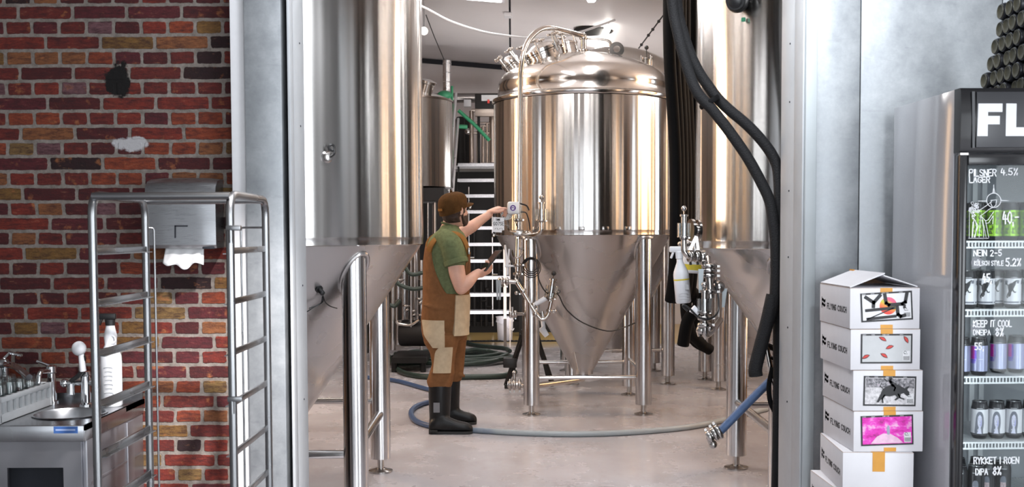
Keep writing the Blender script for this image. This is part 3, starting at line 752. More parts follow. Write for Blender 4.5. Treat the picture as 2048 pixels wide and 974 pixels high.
# sampling line below: pipe, slanted arm, U bend up to a second sight glass
Ys = 8.50
pipe(CTK, [P(1034, 545, Y0), P(1032, 562, Ys), P(1049, 588, Ys), P(1058, 604, Ys)], .0185, 'sample_pipe', fil=.03)
pipe(CTK, [P(1050, 590, Ys), P(1066, 617, Ys)], .008, 'sample_pipe')
pipe(CTK, [P(1062, 611, Ys), P(1074, 629, Ys), P(1084, 641, Ys), P(1096, 632, Ys), P(1102, 604, Ys), P(1106, 586, Ys)], .0165, 'sample_pipe', fil=.06)
airlock(CTK, 1099.5, 543, 602, Ys, lean=8.5, ball='black', pxw=25)
MB().cyl(P(1070, 609, Ys), P(1092, 596, Ys), .018, .021, n=14).build('branch_pipe', 'white', CTK)
m = MB()
for (x, y, d) in ((1068, 611, (.8, 0, .5)), (1071, 628, (.6, 0, -.8)), (1099, 622, (.2, 0, 1)), (1046, 583, (.6, 0, -.8))): m = MB(); clampring(m, P(x, y, Ys), d, .017); m.build('pipe_clamp', 'fit', CTK)
m = MB(); m.cyl(P(1099, 622, Ys), P(1110, 622, Ys), .010, n=10); m.sphere(P(1110, 622, Ys), .015, 8)
m.cyl(P(1046, 580, Ys), P(1051, 577, Ys), .011, n=10); m.sphere(P(1033, 586, Ys), .016, 8)
m.build('sample_tap', 'fit', CTK)
MB().cyl(P(1086, 634, Ys+.03), P(1084, 622, Ys+.03), .02, .014, n=12).build('hose_barb', 'fit', CTK)
# side arm with butterfly valve and hanging handle
m = MB(); m.cyl(P(1032, 564, Ys), P(1004, 562, Ys), .0185, n=14); clampring(m, P(1014, 563, Ys), (1, 0, 0), .021); clampring(m, P(1003, 562, Ys), (1, 0, 0), .021); m.sphere(P(1002, 560, Ys), .026, 8); m.cyl(P(1002, 562, Ys), P(1006, 574, Ys), .012, n=8)
sv = m.build('sample_valve', 'fit', CTK)
M['greyh'] = plain('grey_plastic_handle', (.36, .40, .42), .4)
for (a, b) in ((992, 988), (997, 998)):
    m = MB(); m.prism([(0, 0), (.02, 0), (.018, -.155), (.004, -.155)], P(a, 560, Ys-.02), (1, 0, 0), (0, 0, 1), .012); m.build('valve_handle', 'greyh', sv)
# small valve standing off the leg, and white hose barbs above
m = MB(); m.cyl(P(1019, 628, 8.72), P(1046, 628, 8.76), .014, n=12); clampring(m, P(1021, 628, 8.72), (1, 0, 0), .019); clampring(m, P(1031, 628, 8.74), (1, 0, 0), .019); m.sphere(P(1026, 630, 8.73), .024, 8); m.cyl(P(1025, 628, 8.72), P(1024, 614, 8.72), .010, .012, n=10)
m.build('drain_valve', 'fit', CTK)
m = MB(); m.cyl(P(1014, 530, 8.6), P(1010, 490, 8.6), .016, .008, n=10); m.cyl(P(1016, 530, 8.6), P(1018, 498, 8.6), .007, n=8); m.cyl(P(1015, 533, 8.6), P(1015, 550, 8.6), .012, n=10); m.box(P(1016, 532, 8.6), (.05, .03, .02), None, .004); m.cyl(P(1017, 532, 8.6), P(1036, 532, 8.62), .008, n=8)
m.build('hose_barb', 'white', CTK)
m = MB(); m.tube(smooth_path([P(1024, 500, 8.62), P(1029, 515, 8.62), P(1040, 513, 8.62), P(1047, 500, 8.62), P(1038, 496, 8.62)], 5), .008, 8); m.build('tube_loop', 'fit', CTK)
# coil of black cable on the leg, and the cable hanging round the cone
lp = P(1062, 531, 8.62); m = MB()
for k in range(4):
    rr = .05+.010*k; m.torus(lp+Vector((0, -.01*k-.0, -.005*k)), rr, .0038, (.35, 1, 0), 32, 6)
m.build('cable_coil', 'black', CTK)
pipe(CTK, smooth_path([P(1066, 478, 8.5), P(1072, 520, 8.45), P(1078, 560, 8.46), P(1094, 586, 8.5), P(1115, 588, 8.62), P(1132, 618, 8.72), P(1165, 645, 8.86), P(1215, 662, 8.95), P(1250, 654, 9.05), P(1272, 645, 9.2)], 5), .0055, 'cable', 'black', fil=.001)
MB().torus(P(1117, 583, 8.62), .012, .004, (0, 1, 0), 16, 6).build('cable_clip', 'black', CTK)
# bottom outlet and drain pipe
cb = Vector((CC[0], CC[1], CB)); m = MB(); m.cyl(cb+Vector((0, 0, -.03)), cb+Vector((0, 0, -.075)), .05, .03); clampring(m, cb+Vector((0, 0, -.05)), (0, 0, 1), .036); m.build('outlet', 'fit', CTK)
dz = P(1120, 766, 9.1).z
pipe(CTK, [cb+Vector((0, 0, -.06)), Vector((cb.x, cb.y, dz)), Vector((.14, 8.93, dz-.005)), P(1030, 768, 8.93)], .023, 'drain_pipe', fil=.07)
m = MB(); q = P(1032, 769, 8.93)
for dx in (-.05, -.015, .03): clampring(m, q+Vector((dx, 0, 0)), (1, 0, 0), .03)
m.cyl(q+Vector((-.07, 0, 0)), q+Vector((.04, 0, 0)), .026); m.cyl(q+Vector((-.015, 0, .02)), q+Vector((-.015, 0, .10)), .014, n=10); m.sphere(q+Vector((-.015, 0, .1)), .017, 8)
m.build('butterfly_valve', 'fit', CTK)
# white side arm beyond the leg and small bracket plates under the seam
m = MB(); m.cyl(P(1082, 655, 9.0), P(1094, 672, 9.0), .03, .022, n=12); m.cyl(P(1085, 640, 9.0), P(1087, 656, 9.0), .018, n=10); m.build('plastic_elbow', 'white', CTK)
for a in (-1.9, -1.65, -1.40, -1.15, -2.15):
    q = Vector((CC[0]+math.cos(a)*(CR+.004), CC[1]+math.sin(a)*(CR+.004), CZ+.02))
    MB().box(q, (.05, .012, .03), Matrix.Rotation(a+PI/2, 3, 'Z'), .003).build('seam_cleat', 'fit', CTK)

# ---- left tank: plug on the body, cable gland on the cone, band
p = P(656, 306, 5.2)
def on_cyl(px, py, C, R):
    """point of the picture on the near side of an upright cylinder"""
    d = P(px, py, 1.0)-CAM; a = d.x*d.x+d.y*d.y; b = -2*(d.x*C[0]+d.y*C[1]); c = C[0]**2+C[1]**2-R*R
    s = (-b-math.sqrt(b*b-4*a*c))/(2*a); return CAM+d*s
q = on_cyl(654, 314, LC, LR); nrm = Vector((q.x-LC[0], q.y-LC[1], 0)).normalized()
m = MB(); m.lathe([(.03, 0), (.022, .006), (.02, .028), (.012, .03)], q, nrm, 20); pt = m.build('thermowell', 'fit', LT)
q2 = on_cyl(658, 296, LC, LR)+nrm*.03
MB().torus(q2, .014, .0055, nrm, 20, 8).build('cap_ring', 'black', pt)
m = MB(); m.tube(smooth_path([q2+Vector((.012, 0, -.006)), q2+Vector((.014, -.01, -.03)), q+nrm*.03+Vector((.004, 0, -.002))], 5), .005, 6); m.build('cap_strap', 'black', pt)
def on_cone(px, py, C, R, zs, ztip, rtip):
    d = P(px, py, 1.0)-CAM; sl = (zs-ztip)/(R-rtip); best = None; s = 4.9
    while s < 8:
        w = CAM+d*s; r = math.hypot(w.x-C[0], w.y-C[1])
        if w.z > ztip+(r-rtip)*sl: return w
        s += .004
    return CAM+d*6
q = on_cone(637, 577, LC, LR-.03, LZ-.065, .2, .105)
m = MB(); m.lathe([(.02, -.005), (.02, .01), (.013, .012), (.013, .045), (.006, .05)], q, (.55, -.62, -.5), 14); cg_ = m.build('cable_gland', 'black', LT)
for pl in ([(640, 585), (640, 598), (628, 606), (612, 612)], [(640, 586), (645, 600), (655, 608), (668, 612)], [(639, 588), (636, 602), (622, 610), (606, 620)]):
    m = MB(); m.tube(smooth_path([on_cone(a, b, LC, LR-.03, LZ-.065, .2, .105)+Vector((.02, -.03, -.01)) for a, b in pl], 4), .0028, 6); m.build('cable', 'black', cg_)

# ---- right tank: valve group on its left
Yr = 5.75
A = airlock(RT, 1368, 413, 482, Yr, ball='fit', pxw=27)
m = MB(); m.tube(fillet([P(1368, 482, Yr), P(1368, 503, Yr), P(1376, 512, Yr), P(1392, 514, Yr+.05), P(1408, 514, Yr+.12)], .04), .0165, 14); m.build('elbow_pipe', 'pipe', RT)
m = MB()
for (x, y, d) in ((1380, 512, (1, .2, 0)), (1392, 512, (1, .3, .1)), (1368, 488, (0, 0, 1)), (1403, 514, (1, .3, 0))): clampring(m, P(x, y, Yr+.03), d, .022)
m.box(P(1392, 494, Yr+.03), (.034, .03, .07), None, .006); m.box(P(1400, 510, Yr+.06), (.06, .05, .05), None, .012)
m.prism([(0, 0), (.035, .075), (.05, .07), (.06, 0), (.045, 0), (.04, .045), (.018, 0)], P(1376, 500, Yr-.02), (1, 0, 0), (0, 0, 1), .008)
m.build('valve_body', 'fit', RT)
m = MB(); m.lathe([(.055, 0), (.055, .012), (.035, .014), (.035, .03), (.06, .034), (.06, .05), (.02, .052)], P(1398, 460, Yr+.12), (-1, -.2, 0), 26); m.build('side_port', 'fit', RT)
m = MB(); m.cyl(P(1418, 545, Yr), P(1421, 596, Yr), .022, n=14)
for y in (532, 541, 551, 583): clampring(m, P(1418, y, Yr), (.03, 0, 1), .026)
m.cyl(P(1417, 532, Yr), P(1416, 516, Yr+.08), .016, n=12); m.sphere(P(1438, 575, Yr+.05), .035, 10); m.cyl(P(1438, 575, Yr+.05), P(1420, 580, Yr), .02, n=12)
m.build('valve_stack', 'fit', RT)
m = MB(); m.prism([(0, 0), (.028, 0), (.022, -.125), (.004, -.125)], P(1396, 538, Yr-.03), (1, 0, 0), (0, 0, 1), .012); m.build('valve_handle', 'greyh', RT)
m = MB(); m.prism([(0, 0), (.026, 0), (.012, -.10), (-.002, -.10)], P(1444, 577, Yr+.04), (1, 0, 0), (0, 0, 1), .012); m.build('valve_handle', 'greyh', RT)
airlock(RT, 1409, 565, 632, Yr-.06, ball='fit', pxw=30)
m = MB(); m.tube(fillet([P(1409, 630, Yr-.06), P(1410, 664, Yr-.06), P(1412, 672, Yr-.04), P(1426, 660, Yr+.02), P(1440, 640, Yr+.22)], .04), .0185, 14)
for y in (636, 650): clampring(m, P(1409, y, Yr-.06), (0, 0, 1), .024)
m.sphere(P(1402, 660, Yr-.05), .026, 8); m.sphere(P(1419, 655, Yr-.05), .024, 8); m.cyl(P(1402, 650, Yr-.05), P(1420, 650, Yr-.05), .012, n=10); m.cyl(P(1396, 660, Yr-.05), P(1400, 672, Yr-.05), .012, n=8)
m.build('elbow_pipe', 'fit', RT)
MB().cyl(P(1384, 617, Yr-.05), P(1397, 627, Yr-.05), .022, .016, n=12).build('plastic_barb', 'white', RT)
m = MB(); m.tube(smooth_path([P(1375, 622, Yr-.1), P(1366, 613, Yr-.1), P(1368, 610, Yr-.1), P(1380, 618, Yr-.1), P(1394, 632, Yr-.1), P(1408, 638, Yr-.1), P(1424, 636, Yr-.08), P(1436, 622, Yr-.02), P(1436, 590, Yr), P(1430, 560, Yr)], 5), .0055, 8); m.build('cable', 'black', RT)
q = on_cyl(1490, 40, RC, RR)
m = MB(); m.box(q+Vector((-.01, -.01, 0)), (.018, .012, .02), Matrix.Rotation(-.9, 3, 'Z')); M['green'] = plain('green_tag', (.03, .22, .12), .5); m.build('green_tag', 'green', RT)
q = on_cyl(1478, 8, RC, RR); m = MB(); m.cyl(q+Vector((.02, .02, .02)), q+Vector((-.04, -.10, .0)), .05, n=20); m.sphere(q+Vector((-.02, -.06, 0)), .058, 8); m.build('hatch_boss', 'black', RT)
# ------------------------------------------------------------------ the brewer
M['skin'] = plain('skin', (0.62, 0.36, 0.27), 0.5, var=0.10, scale=12, sss=0.05)
M['shirt'] = plain('olive_tee_cotton', (0.125, 0.150, 0.075), 0.9, var=0.18, scale=40, bump=0.25, spec=0.1)
M['canvas'] = plain('rust_brown_canvas', (0.185, 0.086, 0.036), 0.9, var=0.16, scale=22, bump=0.3, spec=0.1)
M['strapc'] = plain('ochre_strap_canvas', (0.24, 0.115, 0.034), 0.9, var=0.12, scale=30, bump=0.2, spec=0.1)
M['beige'] = plain('beige_canvas', (0.47, 0.37, 0.25), 0.9, var=0.10, scale=22, bump=0.3, spec=0.1)
M['capc'] = plain('brown_cap_cord', (0.075, 0.036, 0.012), 0.9, var=0.25, scale=25, bump=0.3, spec=0.1)
M['hair'] = plain('dark_brown_hair', (0.035, 0.016, 0.010), 0.6, var=0.5, scale=60, bump=0.6)
M['boot'] = plain('black_rubber_boot', (0.004, 0.004, 0.0045), 0.40, var=0.2, scale=30, bump=0.05, spec=0.3)
M['sole'] = plain('boot_sole', (0.014, 0.014, 0.014), 0.7)
M['grey'] = plain('grey_patch', (0.16, 0.16, 0.17), 0.6)
PF = F(902, 866)                                                     # where he stands
man = thing('person', 'bearded person in brown dungarees and cap, touching the gauge, tablet in hand', 'person', (PF.x, 8.15, 0))
def remesh(o, vox, it=3, fac=0.5):
    r = o.modifiers.new('remesh', 'REMESH'); r.mode = 'VOXEL'; r.voxel_size = vox; r.use_smooth_shade = True
    s = o.modifiers.new('smooth', 'SMOOTH'); s.iterations = it; s.factor = fac
    return o
def limb(mb, pts, n=14):
    """tapering limb through (px, py, Y, radius), rounded at the ends"""
    c = [(P(a, b, Y), r) for a, b, Y, r in pts]
    limb3(mb, c, n)
def limb3(mb, c, n=14):
    path = []; rad = []
    cc = [c[0]]+list(c)+[c[-1]]
    for i in range(1, len(cc)-2):
        p0, p1, p2, p3 = [Vector(q[0]) for q in cc[i-1:i+3]]; r1, r2 = cc[i][1], cc[i+1][1]
        for j in range(5):
            t = j/5; path.append(0.5*((2*p1)+(p2-p0)*t+(2*p0-5*p1+4*p2-p3)*t*t+(3*p1-p0-3*p2+p3)*t**3)); rad.append(r1+(r2-r1)*t)
    path.append(Vector(c[-1][0])); rad.append(c[-1][1])
    mb.tube(path, rad, n)
    mb.sphere(path[0], rad[0]*.98, 7); mb.sphere(path[-1], rad[-1]*.98, 7)
def ring(xl, xr, py, Y, wy, n=28, sup=2.3, grow=0.0):
    """horizontal section between picture columns xl..xr at row py, centred at depth Y, half depth wy"""
    a = P(xl, py, Y); b = P(xr, py, Y); c = (a+b)/2; rx = (b-a).length/2+grow; wy += grow; out = []
    for i in range(n):
        t = 2*PI*i/n; ct, st = math.cos(t), math.sin(t); q = (abs(ct)**sup+abs(st)**sup)**(-1/sup)
        out.append(Vector((c.x+rx*ct*q, c.y+wy*st*q, c.z)))
    return out
# --- hands
def hand(mb, palm, fdir, nrm, curls, thumb, s=1.0, spread=0.3, side=1):
    """palm centre, finger direction, palm normal (towards the inside), per-finger curls (rad per joint)"""
    f = Vector(fdir).normalized(); nn = Vector(nrm); nn = (nn-f*nn.dot(f)).normalized(); w = f.cross(nn)*side     # towards the thumb side
    for k, (o, L) in enumerate(((.030, .040), (.010, .045), (-.010, .042), (-.028, .032))):
        base = palm+f*.040*s+w*o*s*.95; d = (f+w*o*spread*6).normalized()
        chain = [(palm+w*o*.6*s-f*.02*s, .0135*s), (base, .0105*s)]; p = base; c = 0
        for j, seg in enumerate((1.0, .72, .55)):
            c += curls[k]*(1.0 if j else .8)
            dd = (d*math.cos(c)+nn*math.sin(c)); p = p+dd*L*seg*s; chain.append((p, (.0095-.0011*j)*s))
        limb3(mb, chain, 10)
    tb = palm-f*.022*s+w*.026*s; td = [Vector(q) for q in thumb]
    p = tb; ch = [(palm-f*.03*s, .014*s), (tb, .0135*s)]
    for j, seg in enumerate((.036, .030, .024)):
        v = (f*td[j].x+w*td[j].y+nn*td[j].z).normalized(); p = p+v*seg*s; ch.append((p, (.0115-.0012*j)*s))
    limb3(mb, ch, 10)
    mb.loft([[palm+f*q*s+w*(math.cos(2*PI*i/14)*ww*s)+nn*(math.sin(2*PI*i/14)*tt*s) for i in range(14)] for q, ww, tt in
             ((-.055, .020, .016), (-.035, .033, .018), (0, .040, .017), (.03, .041, .014), (.044, .037, .011))])
# --- body: head, neck, trunk, arms, hands, legs as one surface
hd = math.radians(40)                                                # the way the head looks, turned from +x away from the door
HC = P(908, 421, 8.17)
HR = Matrix.Rotation(hd, 3, 'Z') @ Matrix.Rotation(math.radians(-7), 3, 'Y')
def hl(x, y, z): return HC+HR@Vector((x, y, z))
body = MB()
rings = []
for z, x0, rx, ry in ((-.125, .035, .035, .030), (-.118, .030, .062, .048), (-.09, .018, .082, .060), (-.055, .008, .093, .068), (-.02, .002, .098, .073), (.02, -.004, .100, .076),
                      (.06, -.008, .096, .075), (.09, -.010, .080, .064), (.112, -.012, .050, .042), (.122, -.012, .016, .014)):
    rings.append([hl(x0+rx*math.cos(2*PI*i/24), ry*math.sin(2*PI*i/24), z) for i in range(24)])
body.loft(rings)
# brow, nose, lips, chin, ears
for (x, y, z, r, sq) in ((.086, .03, .022, .018, 1), (.086, -.03, .022, .018, 1), (.100, 0, .012, .010, 1), (.105, 0, -.008, .012, 1), (.112, 0, -.026, .014, 1), (.104, .011, -.032, .010, 1), (.104, -.011, -.032, .010, 1),
                     (.094, 0, -.060, .014, 1), (.093, 0, -.072, .014, 1), (.086, 0, -.104, .022, 1), (.078, .035, -.03, .020, 1), (.078, -.035, -.03, .020, 1)):
    body.sphere(hl(x, y, z), r, 7)
for s in (-1, 1):
    ear = MB(); ear.tube([hl(-.006+.020*math.cos(a)*.9, s*(.078+.006*(1+math.cos(a*1.0))), .0+.034*math.sin(a)) for a in [math.radians(q) for q in range(-100, 215, 20)]], .0065, 8)
    body.v_off = 0; body.add(ear.v, ear.f); body.sphere(hl(-.004, s*.077, -.002), .018, 7, (1, .5, 1.4))
# neck
limb3(body, [(hl(-.02, 0, -.05), .060), (P(899, 452, 8.18), .058), (P(892, 470, 8.17), .066)], 18)
# trunk
body.loft([ring(a, b, y, Y, w) for a, b, y, Y, w in ((876, 916, 462, 8.17, .09), (866, 924, 472, 8.17, .155), (862, 926, 500, 8.15, .175), (858, 930, 545, 8.13, .15), (856, 930, 590, 8.12, .14), (852, 928, 640, 8.12, .15))])
# arms
limb(body, [(894, 482, 8.02, .058), (908, 505, 7.95, .063), (914, 545, 7.93, .061), (922, 577, 7.93, .047)], 18)
limb(body, [(922, 577, 7.93, .047), (935, 565, 7.94, .048), (948, 552, 7.97, .036), (957, 545, 8.00, .030)], 16)
limb(body, [(890, 478, 8.30, .058), (905, 484, 8.38, .056), (926, 464, 8.44, .050)], 16)
limb(body, [(926, 464, 8.44, .050), (944, 453, 8.46, .047), (962, 440, 8.49, .038), (979, 429, 8.51, .029)], 16)
# near hand: closed round the lower end of the tablet, thumb on top
hp = P(967, 545, 8.00)
hand(body, hp, (.62, .15, .30), (-.25, .55, .70), (.75, .8, .85, .9), ((.7, .55, .35), (.75, .25, .6), (.8, -.1, .6)), 1.05, .10, side=-1)
# far hand: reaching up, finger and thumb closing on the knob of the gauge
hf = P(988, 420, 8.52)
hand(body, hf, (.90, .10, .36), (.28, .25, -.92), (.40, .85, .95, 1.0), ((.85, .35, .35), (1, .05, .22), (1, -.15, .1)), 1.05, .10, side=-1)
# legs
limb(body, [(886, 640, 8.02, .085), (882, 705, 8.00, .065), (880, 765, 8.0, .055), (879, 840, 8.0, .045)], 14)
limb(body, [(896, 640, 8.26, .085), (902, 705, 8.34, .065), (903, 765, 8.36, .050), (902, 828, 8.38, .040)], 14)
bo = body.build('body', 'skin', man); remesh(bo, .0055, 4, .5)
# eyes
for s in (-1, 1): MB().sphere(hl(.084, s*.030, .006), .011, 8).build('eye', 'white', bo)
# --- hair and beard
h = MB()
hr = []
for z, a0 in ((-.085, 0), (-.05, 0), (-.01, 0), (.03, 0)):
    pass
def shellpatch(mb, zs, grow, cut):
    """patch of the head's surface: for each z, angles from cut(z) round the back"""
    prof = {-.125: (.035, .035, .030), -.118: (.030, .062, .048), -.09: (.018, .082, .060), -.055: (.008, .093, .068), -.02: (.002, .098, .073), .02: (-.004, .100, .076), .06: (-.008, .096, .075), .09: (-.010, .080, .064)}
    ks = sorted(prof)
    def at(z):
        z = max(ks[0], min(ks[-1], z))
        for a, b in zip(ks, ks[1:]):
            if a <= z <= b:
                t = (z-a)/(b-a); return [prof[a][i]+(prof[b][i]-prof[a][i])*t for i in range(3)]
    rows = []; n = 28
    for z in zs:
        x0, rx, ry = at(z); a0, a1 = cut(z); rows.append([(x0, rx, ry, z, a0+(a1-a0)*i/n) for i in range(n+1)])
    for g in (grow, -.01):
        o = len(mb.v)
        for r in rows: mb.v += [hl(x0+(rx+g*(1+.25*math.sin(a*17+z*90)))*math.cos(a), (ry+g*(1+.25*math.sin(a*13+z*70)))*math.sin(a), z) for x0, rx, ry, z, a in r]
        for i in range(len(rows)-1):
            for j in range(n): mb.f.append((o+i*(n+1)+j, o+i*(n+1)+j+1, o+(i+1)*(n+1)+j+1, o+(i+1)*(n+1)+j))
    m = len(rows)*(n+1)
    k = len(rows)
    o = len(mb.v)-2*m
    for i in range(k-1):
        for e in (0, n): mb.f.append((o+i*(n+1)+e, o+(i+1)*(n+1)+e, o+m+(i+1)*(n+1)+e, o+m+i*(n+1)+e))
    for j in range(n):
        for e in (0, (k-1)*(n+1)): mb.f.append((o+e+j, o+e+j+1, o+m+e+j+1, o+m+e+j))
shellpatch(h, [-.088, -.075, -.05, -.02, .01, .04], .012, lambda z: (math.radians(100 if z < -.03 else 62), math.radians(260 if z < -.03 else 298)))
remesh(h.build('hair', 'hair', man), .006, 2)
bd = MB()
shellpatch(bd, [-.128, -.12, -.105, -.085, -.065, -.045], .012, lambda z: (math.radians(-88 if z > -.11 else -80), math.radians(88 if z > -.11 else 80)))
for s in (-1, 1):
    bd.tube([hl(.10, s*.012, -.048), hl(.096, s*.030, -.056), hl(.088, s*.045, -.07)], .008, 8)
    bd.tube([hl(.020, s*.074, -.05), hl(.018, s*.077, -.015), hl(.02, s*.078, .02)], .009, 8)
remesh(bd.build('beard', 'hair', man), .006, 2)
# --- cap: crown with five panels, button, short brim turned a little up
c = MB(); rows = []
for z, g in ((.006, .010), (.026, .014), (.054, .016), (.080, .013), (.104, .002), (.122, -.020), (.134, -.050), (.139, -.09)):
    rows.append([hl(-.006+(.104+g)*math.cos(2*PI*i/36)*(1+.010*math.cos(5*2*PI*i/36)), (.082+g*.9)*math.sin(2*PI*i/36), z+.030*math.cos(2*PI*i/36)*max(0, 1-z/.15)-(.010 if z < .02 else 0)) for i in range(36)])
c.loft(rows); cp_ = c.build('cap', 'capc', man)
br = MB(); top = []; bot = []
for i in range(17):
    a = math.radians(-62+i*7.75); ca, sa = math.cos(a), math.sin(a); ext = .076*max(0, math.cos(a*1.25))**.6
    top.append((ca, sa, ext))
for dz in (0, -.006):
    o = len(br.v)
    for ca, sa, ext in top: br.v += [hl(.095*ca, .082*sa, .006+.032*ca+dz), hl((.105+ext*.5)*ca+.0, .086*sa, .012+.034*ca+dz), hl(.105*ca+ext, .084*sa, .004+.034*ca+dz)]
    for i in range(16):
        for j in range(2): br.f.append((o+i*3+j, o+i*3+j+1, o+(i+1)*3+j+1, o+(i+1)*3+j))
o = len(br.v)//2
for i in range(16): br.f.append((i*3+2, (i+1)*3+2, o+(i+1)*3+2, o+i*3+2))
br.build('brim', 'capc', cp_)
MB().sphere(hl(-.008, 0, .145), .009, 6).build('button', 'capc', cp_)
MB().box(hl(-.128, 0, .018), (.004, .05, .018), HR).build('cap_strap', 'strapc', cp_)
# --- olive tee with rolled sleeves
SH = [(884, 915, 450, 8.18, .074), (878, 920, 459, 8.175, .098), (868, 928, 467, 8.17, .15), (859, 933, 477, 8.16, .195), (853, 936, 495, 8.15, .215), (850, 938, 520, 8.14, .20), (849, 938, 550, 8.13, .18), (849, 936, 590, 8.12, .165), (848, 934, 612, 8.12, .165)]
def at_ring(rows, y):
    for a, b in zip(rows, rows[1:]):
        if a[2] <= y <= b[2]:
            t = (y-a[2])/(b[2]-a[2]); return [a[i]+(b[i]-a[i])*t for i in range(5)]
    return list(rows[0] if y < rows[0][2] else rows[-1])
ts = MB(); ts.loft([ring(*r) for r in SH])
limb(ts, [(888, 478, 8.02, .078), (902, 490, 7.96, .085), (908, 508, 7.945, .084), (911, 520, 7.94, .082)], 20)
limb(ts, [(892, 478, 8.31, .076), (902, 482, 8.37, .078), (912, 477, 8.41, .070)], 18)
for a, b in (((862, 545, 7.98), (905, 590, 7.96)), ((866, 560, 7.98), (900, 600, 7.96)), ((895, 498, 7.93), (880, 545, 7.97)), ((885, 470, 8.0), (866, 500, 8.0)), ((905, 560, 7.96), (915, 592, 7.97))):
    ts.tube([P(*a), (P(*a)+P(*b))/2+Vector((0, .0, -.01)), P(*b)], .012, 8)
remesh(ts.build('tee_shirt', 'shirt', man), .009, 3)
cu = MB(); pts = []
ax = (P(911, 520, 7.94)-P(905, 498, 7.95)).normalized(); R = rot_to(ax)
cu.lathe([(.074, -.018), (.088, -.020), (.092, -.006), (.090, .016), (.078, .020)], P(912, 524, 7.937), ax, 28, cap=False); cu.build('sleeve_cuff', 'shirt', man)
cu = MB(); cu.torus(P(900, 450, 8.18), .062, .010, (.30, 0, 1), 28, 8); remesh(cu.build('neckband', 'shirt', man), .005, 1)
# --- dungarees
DU = [(847, 938, 585, 8.125, .185), (844, 938, 610, 8.125, .19), (842, 937, 640, 8.125, .195), (843, 936, 660, 8.13, .19), (846, 934, 676, 8.135, .175)]
dg = MB(); dg.loft([ring(*r) for r in DU])
limb_rows_near = [(845, 921, 668, 8.02, .115), (848, 917, 685, 8.015, .108), (860, 912, 705, 8.01, .098), (864, 909, 728, 8.005, .092), (858, 909, 748, 8.0, .092), (853, 906, 762, 8.0, .090), (857, 903, 774, 8.0, .082)]
limb_rows_far = [(862, 935, 668, 8.27, .115), (872, 932, 690, 8.30, .105), (882, 930, 712, 8.33, .095), (888, 928, 735, 8.35, .09), (886, 926, 752, 8.36, .09), (888, 922, 762, 8.36, .082)]
dg.loft([ring(*r) for r in limb_rows_near]); dg.loft([ring(*r) for r in limb_rows_far])
for a, b, r in (((863, 743, 7.935), (900, 752, 7.93), .016), ((864, 755, 7.935), (897, 762, 7.93), .016), ((874, 729, 7.93), (901, 737, 7.93), .012), ((860, 695, 7.945), (884, 714, 7.93), .013), ((862, 703, 7.945), (888, 710, 7.93), .012), ((846, 610, 7.97), (900, 617, 7.935), .010), ((915, 745, 8.29), (930, 752, 8.30), .014)):
    dg.tube([P(*a), (P(*a)+P(*b))/2+Vector((0, -.012, -.012)), P(*b)], r, 8)
remesh(dg.build('dungarees', 'canvas', man), .010, 3)
# bib: back panel wraps the back and the near side, front bib at the chest
def edge_px(y):
    e = ((495, 861), (531, 866), (568, 882), (585, 893), (597, 911))
    for (ya, xa), (yb, xb) in zip(e, e[1:]):
        if ya <= y <= yb: return xa+(xb-xa)*(y-ya)/(yb-ya)
    return 861 if y < 495 else 911
def bib(name, ys, back, grow, mat='canvas'):
    rows = []; n = 26; mb = MB()
    for y in ys:
        r = at_ring(SH, y); c = (P(r[0], y, r[3])+P(r[1], y, r[3]))/2; rx = (P(r[1], y, r[3])-P(r[0], y, r[3])).length/2
        if back:
            xc = P(edge_px(y), y, r[3]-r[4]*.8).x; q = max(-.999, min(.999, (xc-c.x)/(rx+grow))); a = math.acos(q); a0, a1 = a, 2*PI-a
        else:
            q = .62+.5*max(0, (570-y)/100); a = math.acos(min(.97, q)); a0, a1 = -a, a
        for g in (grow, -.03):
            rr = []
            for i in range(n+1):
                t = a0+(a1-a0)*i/n; ct, st = math.cos(t), math.sin(t); s = (abs(ct)**2.3+abs(st)**2.3)**(-1/2.3)
                rr.append(Vector((c.x+(rx+g)*ct*s, c.y+(r[4]+g)*st*s, c.z)))
            rows.append(rr)
    k = len(ys)
    secs = [rows[2*i]+rows[2*i+1][::-1] for i in range(k)]
    mb.loft(secs); return remesh(mb.build(name, mat, man), .008, 2)
bib('back_bib', [493, 505, 520, 540, 560, 580, 590, 597, 612], True, .012)
bib('front_bib', [492, 510, 540, 570, 590, 612], False, .012)
def strap(name, pts, w, th, nrms, mat):
    pp = smooth_path([P(*q) for q in pts], 5); mb = MB(); secs = []
    nn = smooth_path([Vector(q) for q in nrms], 5)
    for i, p in enumerate(pp):
        tdir = (pp[min(i+1, len(pp)-1)]-pp[max(i-1, 0)]).normalized(); nv = (nn[i]-tdir*nn[i].dot(tdir)).normalized(); s = tdir.cross(nv)
        secs.append([p+s*(w/2)*a+nv*(th/2)*b for a, b in ((-1, -1), (-1, 1), (-.5, 1.25), (.5, 1.25), (1, 1), (1, -1))])
    mb.loft(secs); return mb.build(name, mat, man)
strap('shoulder_strap', [(858, 503, 7.985), (862, 490, 7.972), (874, 476, 7.985), (890, 467, 7.995), (906, 466, 8.00), (918, 470, 8.00), (928, 480, 7.995), (934, 495, 8.00), (938, 510, 8.03)], .046, .010,
      [(-.6, -.8, .2), (-.5, -.8, .3), (-.4, -.6, .7), (-.1, -.4, .9), (0, -.4, .9), (.4, -.5, .7), (.6, -.6, .4), (.8, -.5, .2), (.9, -.4, 0)], 'strapc')
strap('shoulder_strap', [(852, 497, 8.10), (856, 480, 8.16), (872, 468, 8.24), (892, 462, 8.28), (912, 465, 8.30), (926, 480, 8.28)], .046, .010,
      [(-.9, 0, .3), (-.8, 0, .5), (-.5, .1, .8), (0, .2, .9), (.4, .2, .8), (.8, .2, .4)], 'strapc')
m = MB(); m.box(P(938, 502, 8.0), (.014, .035, .05), None, .003); m.build('strap_buckle', 'fit', man)
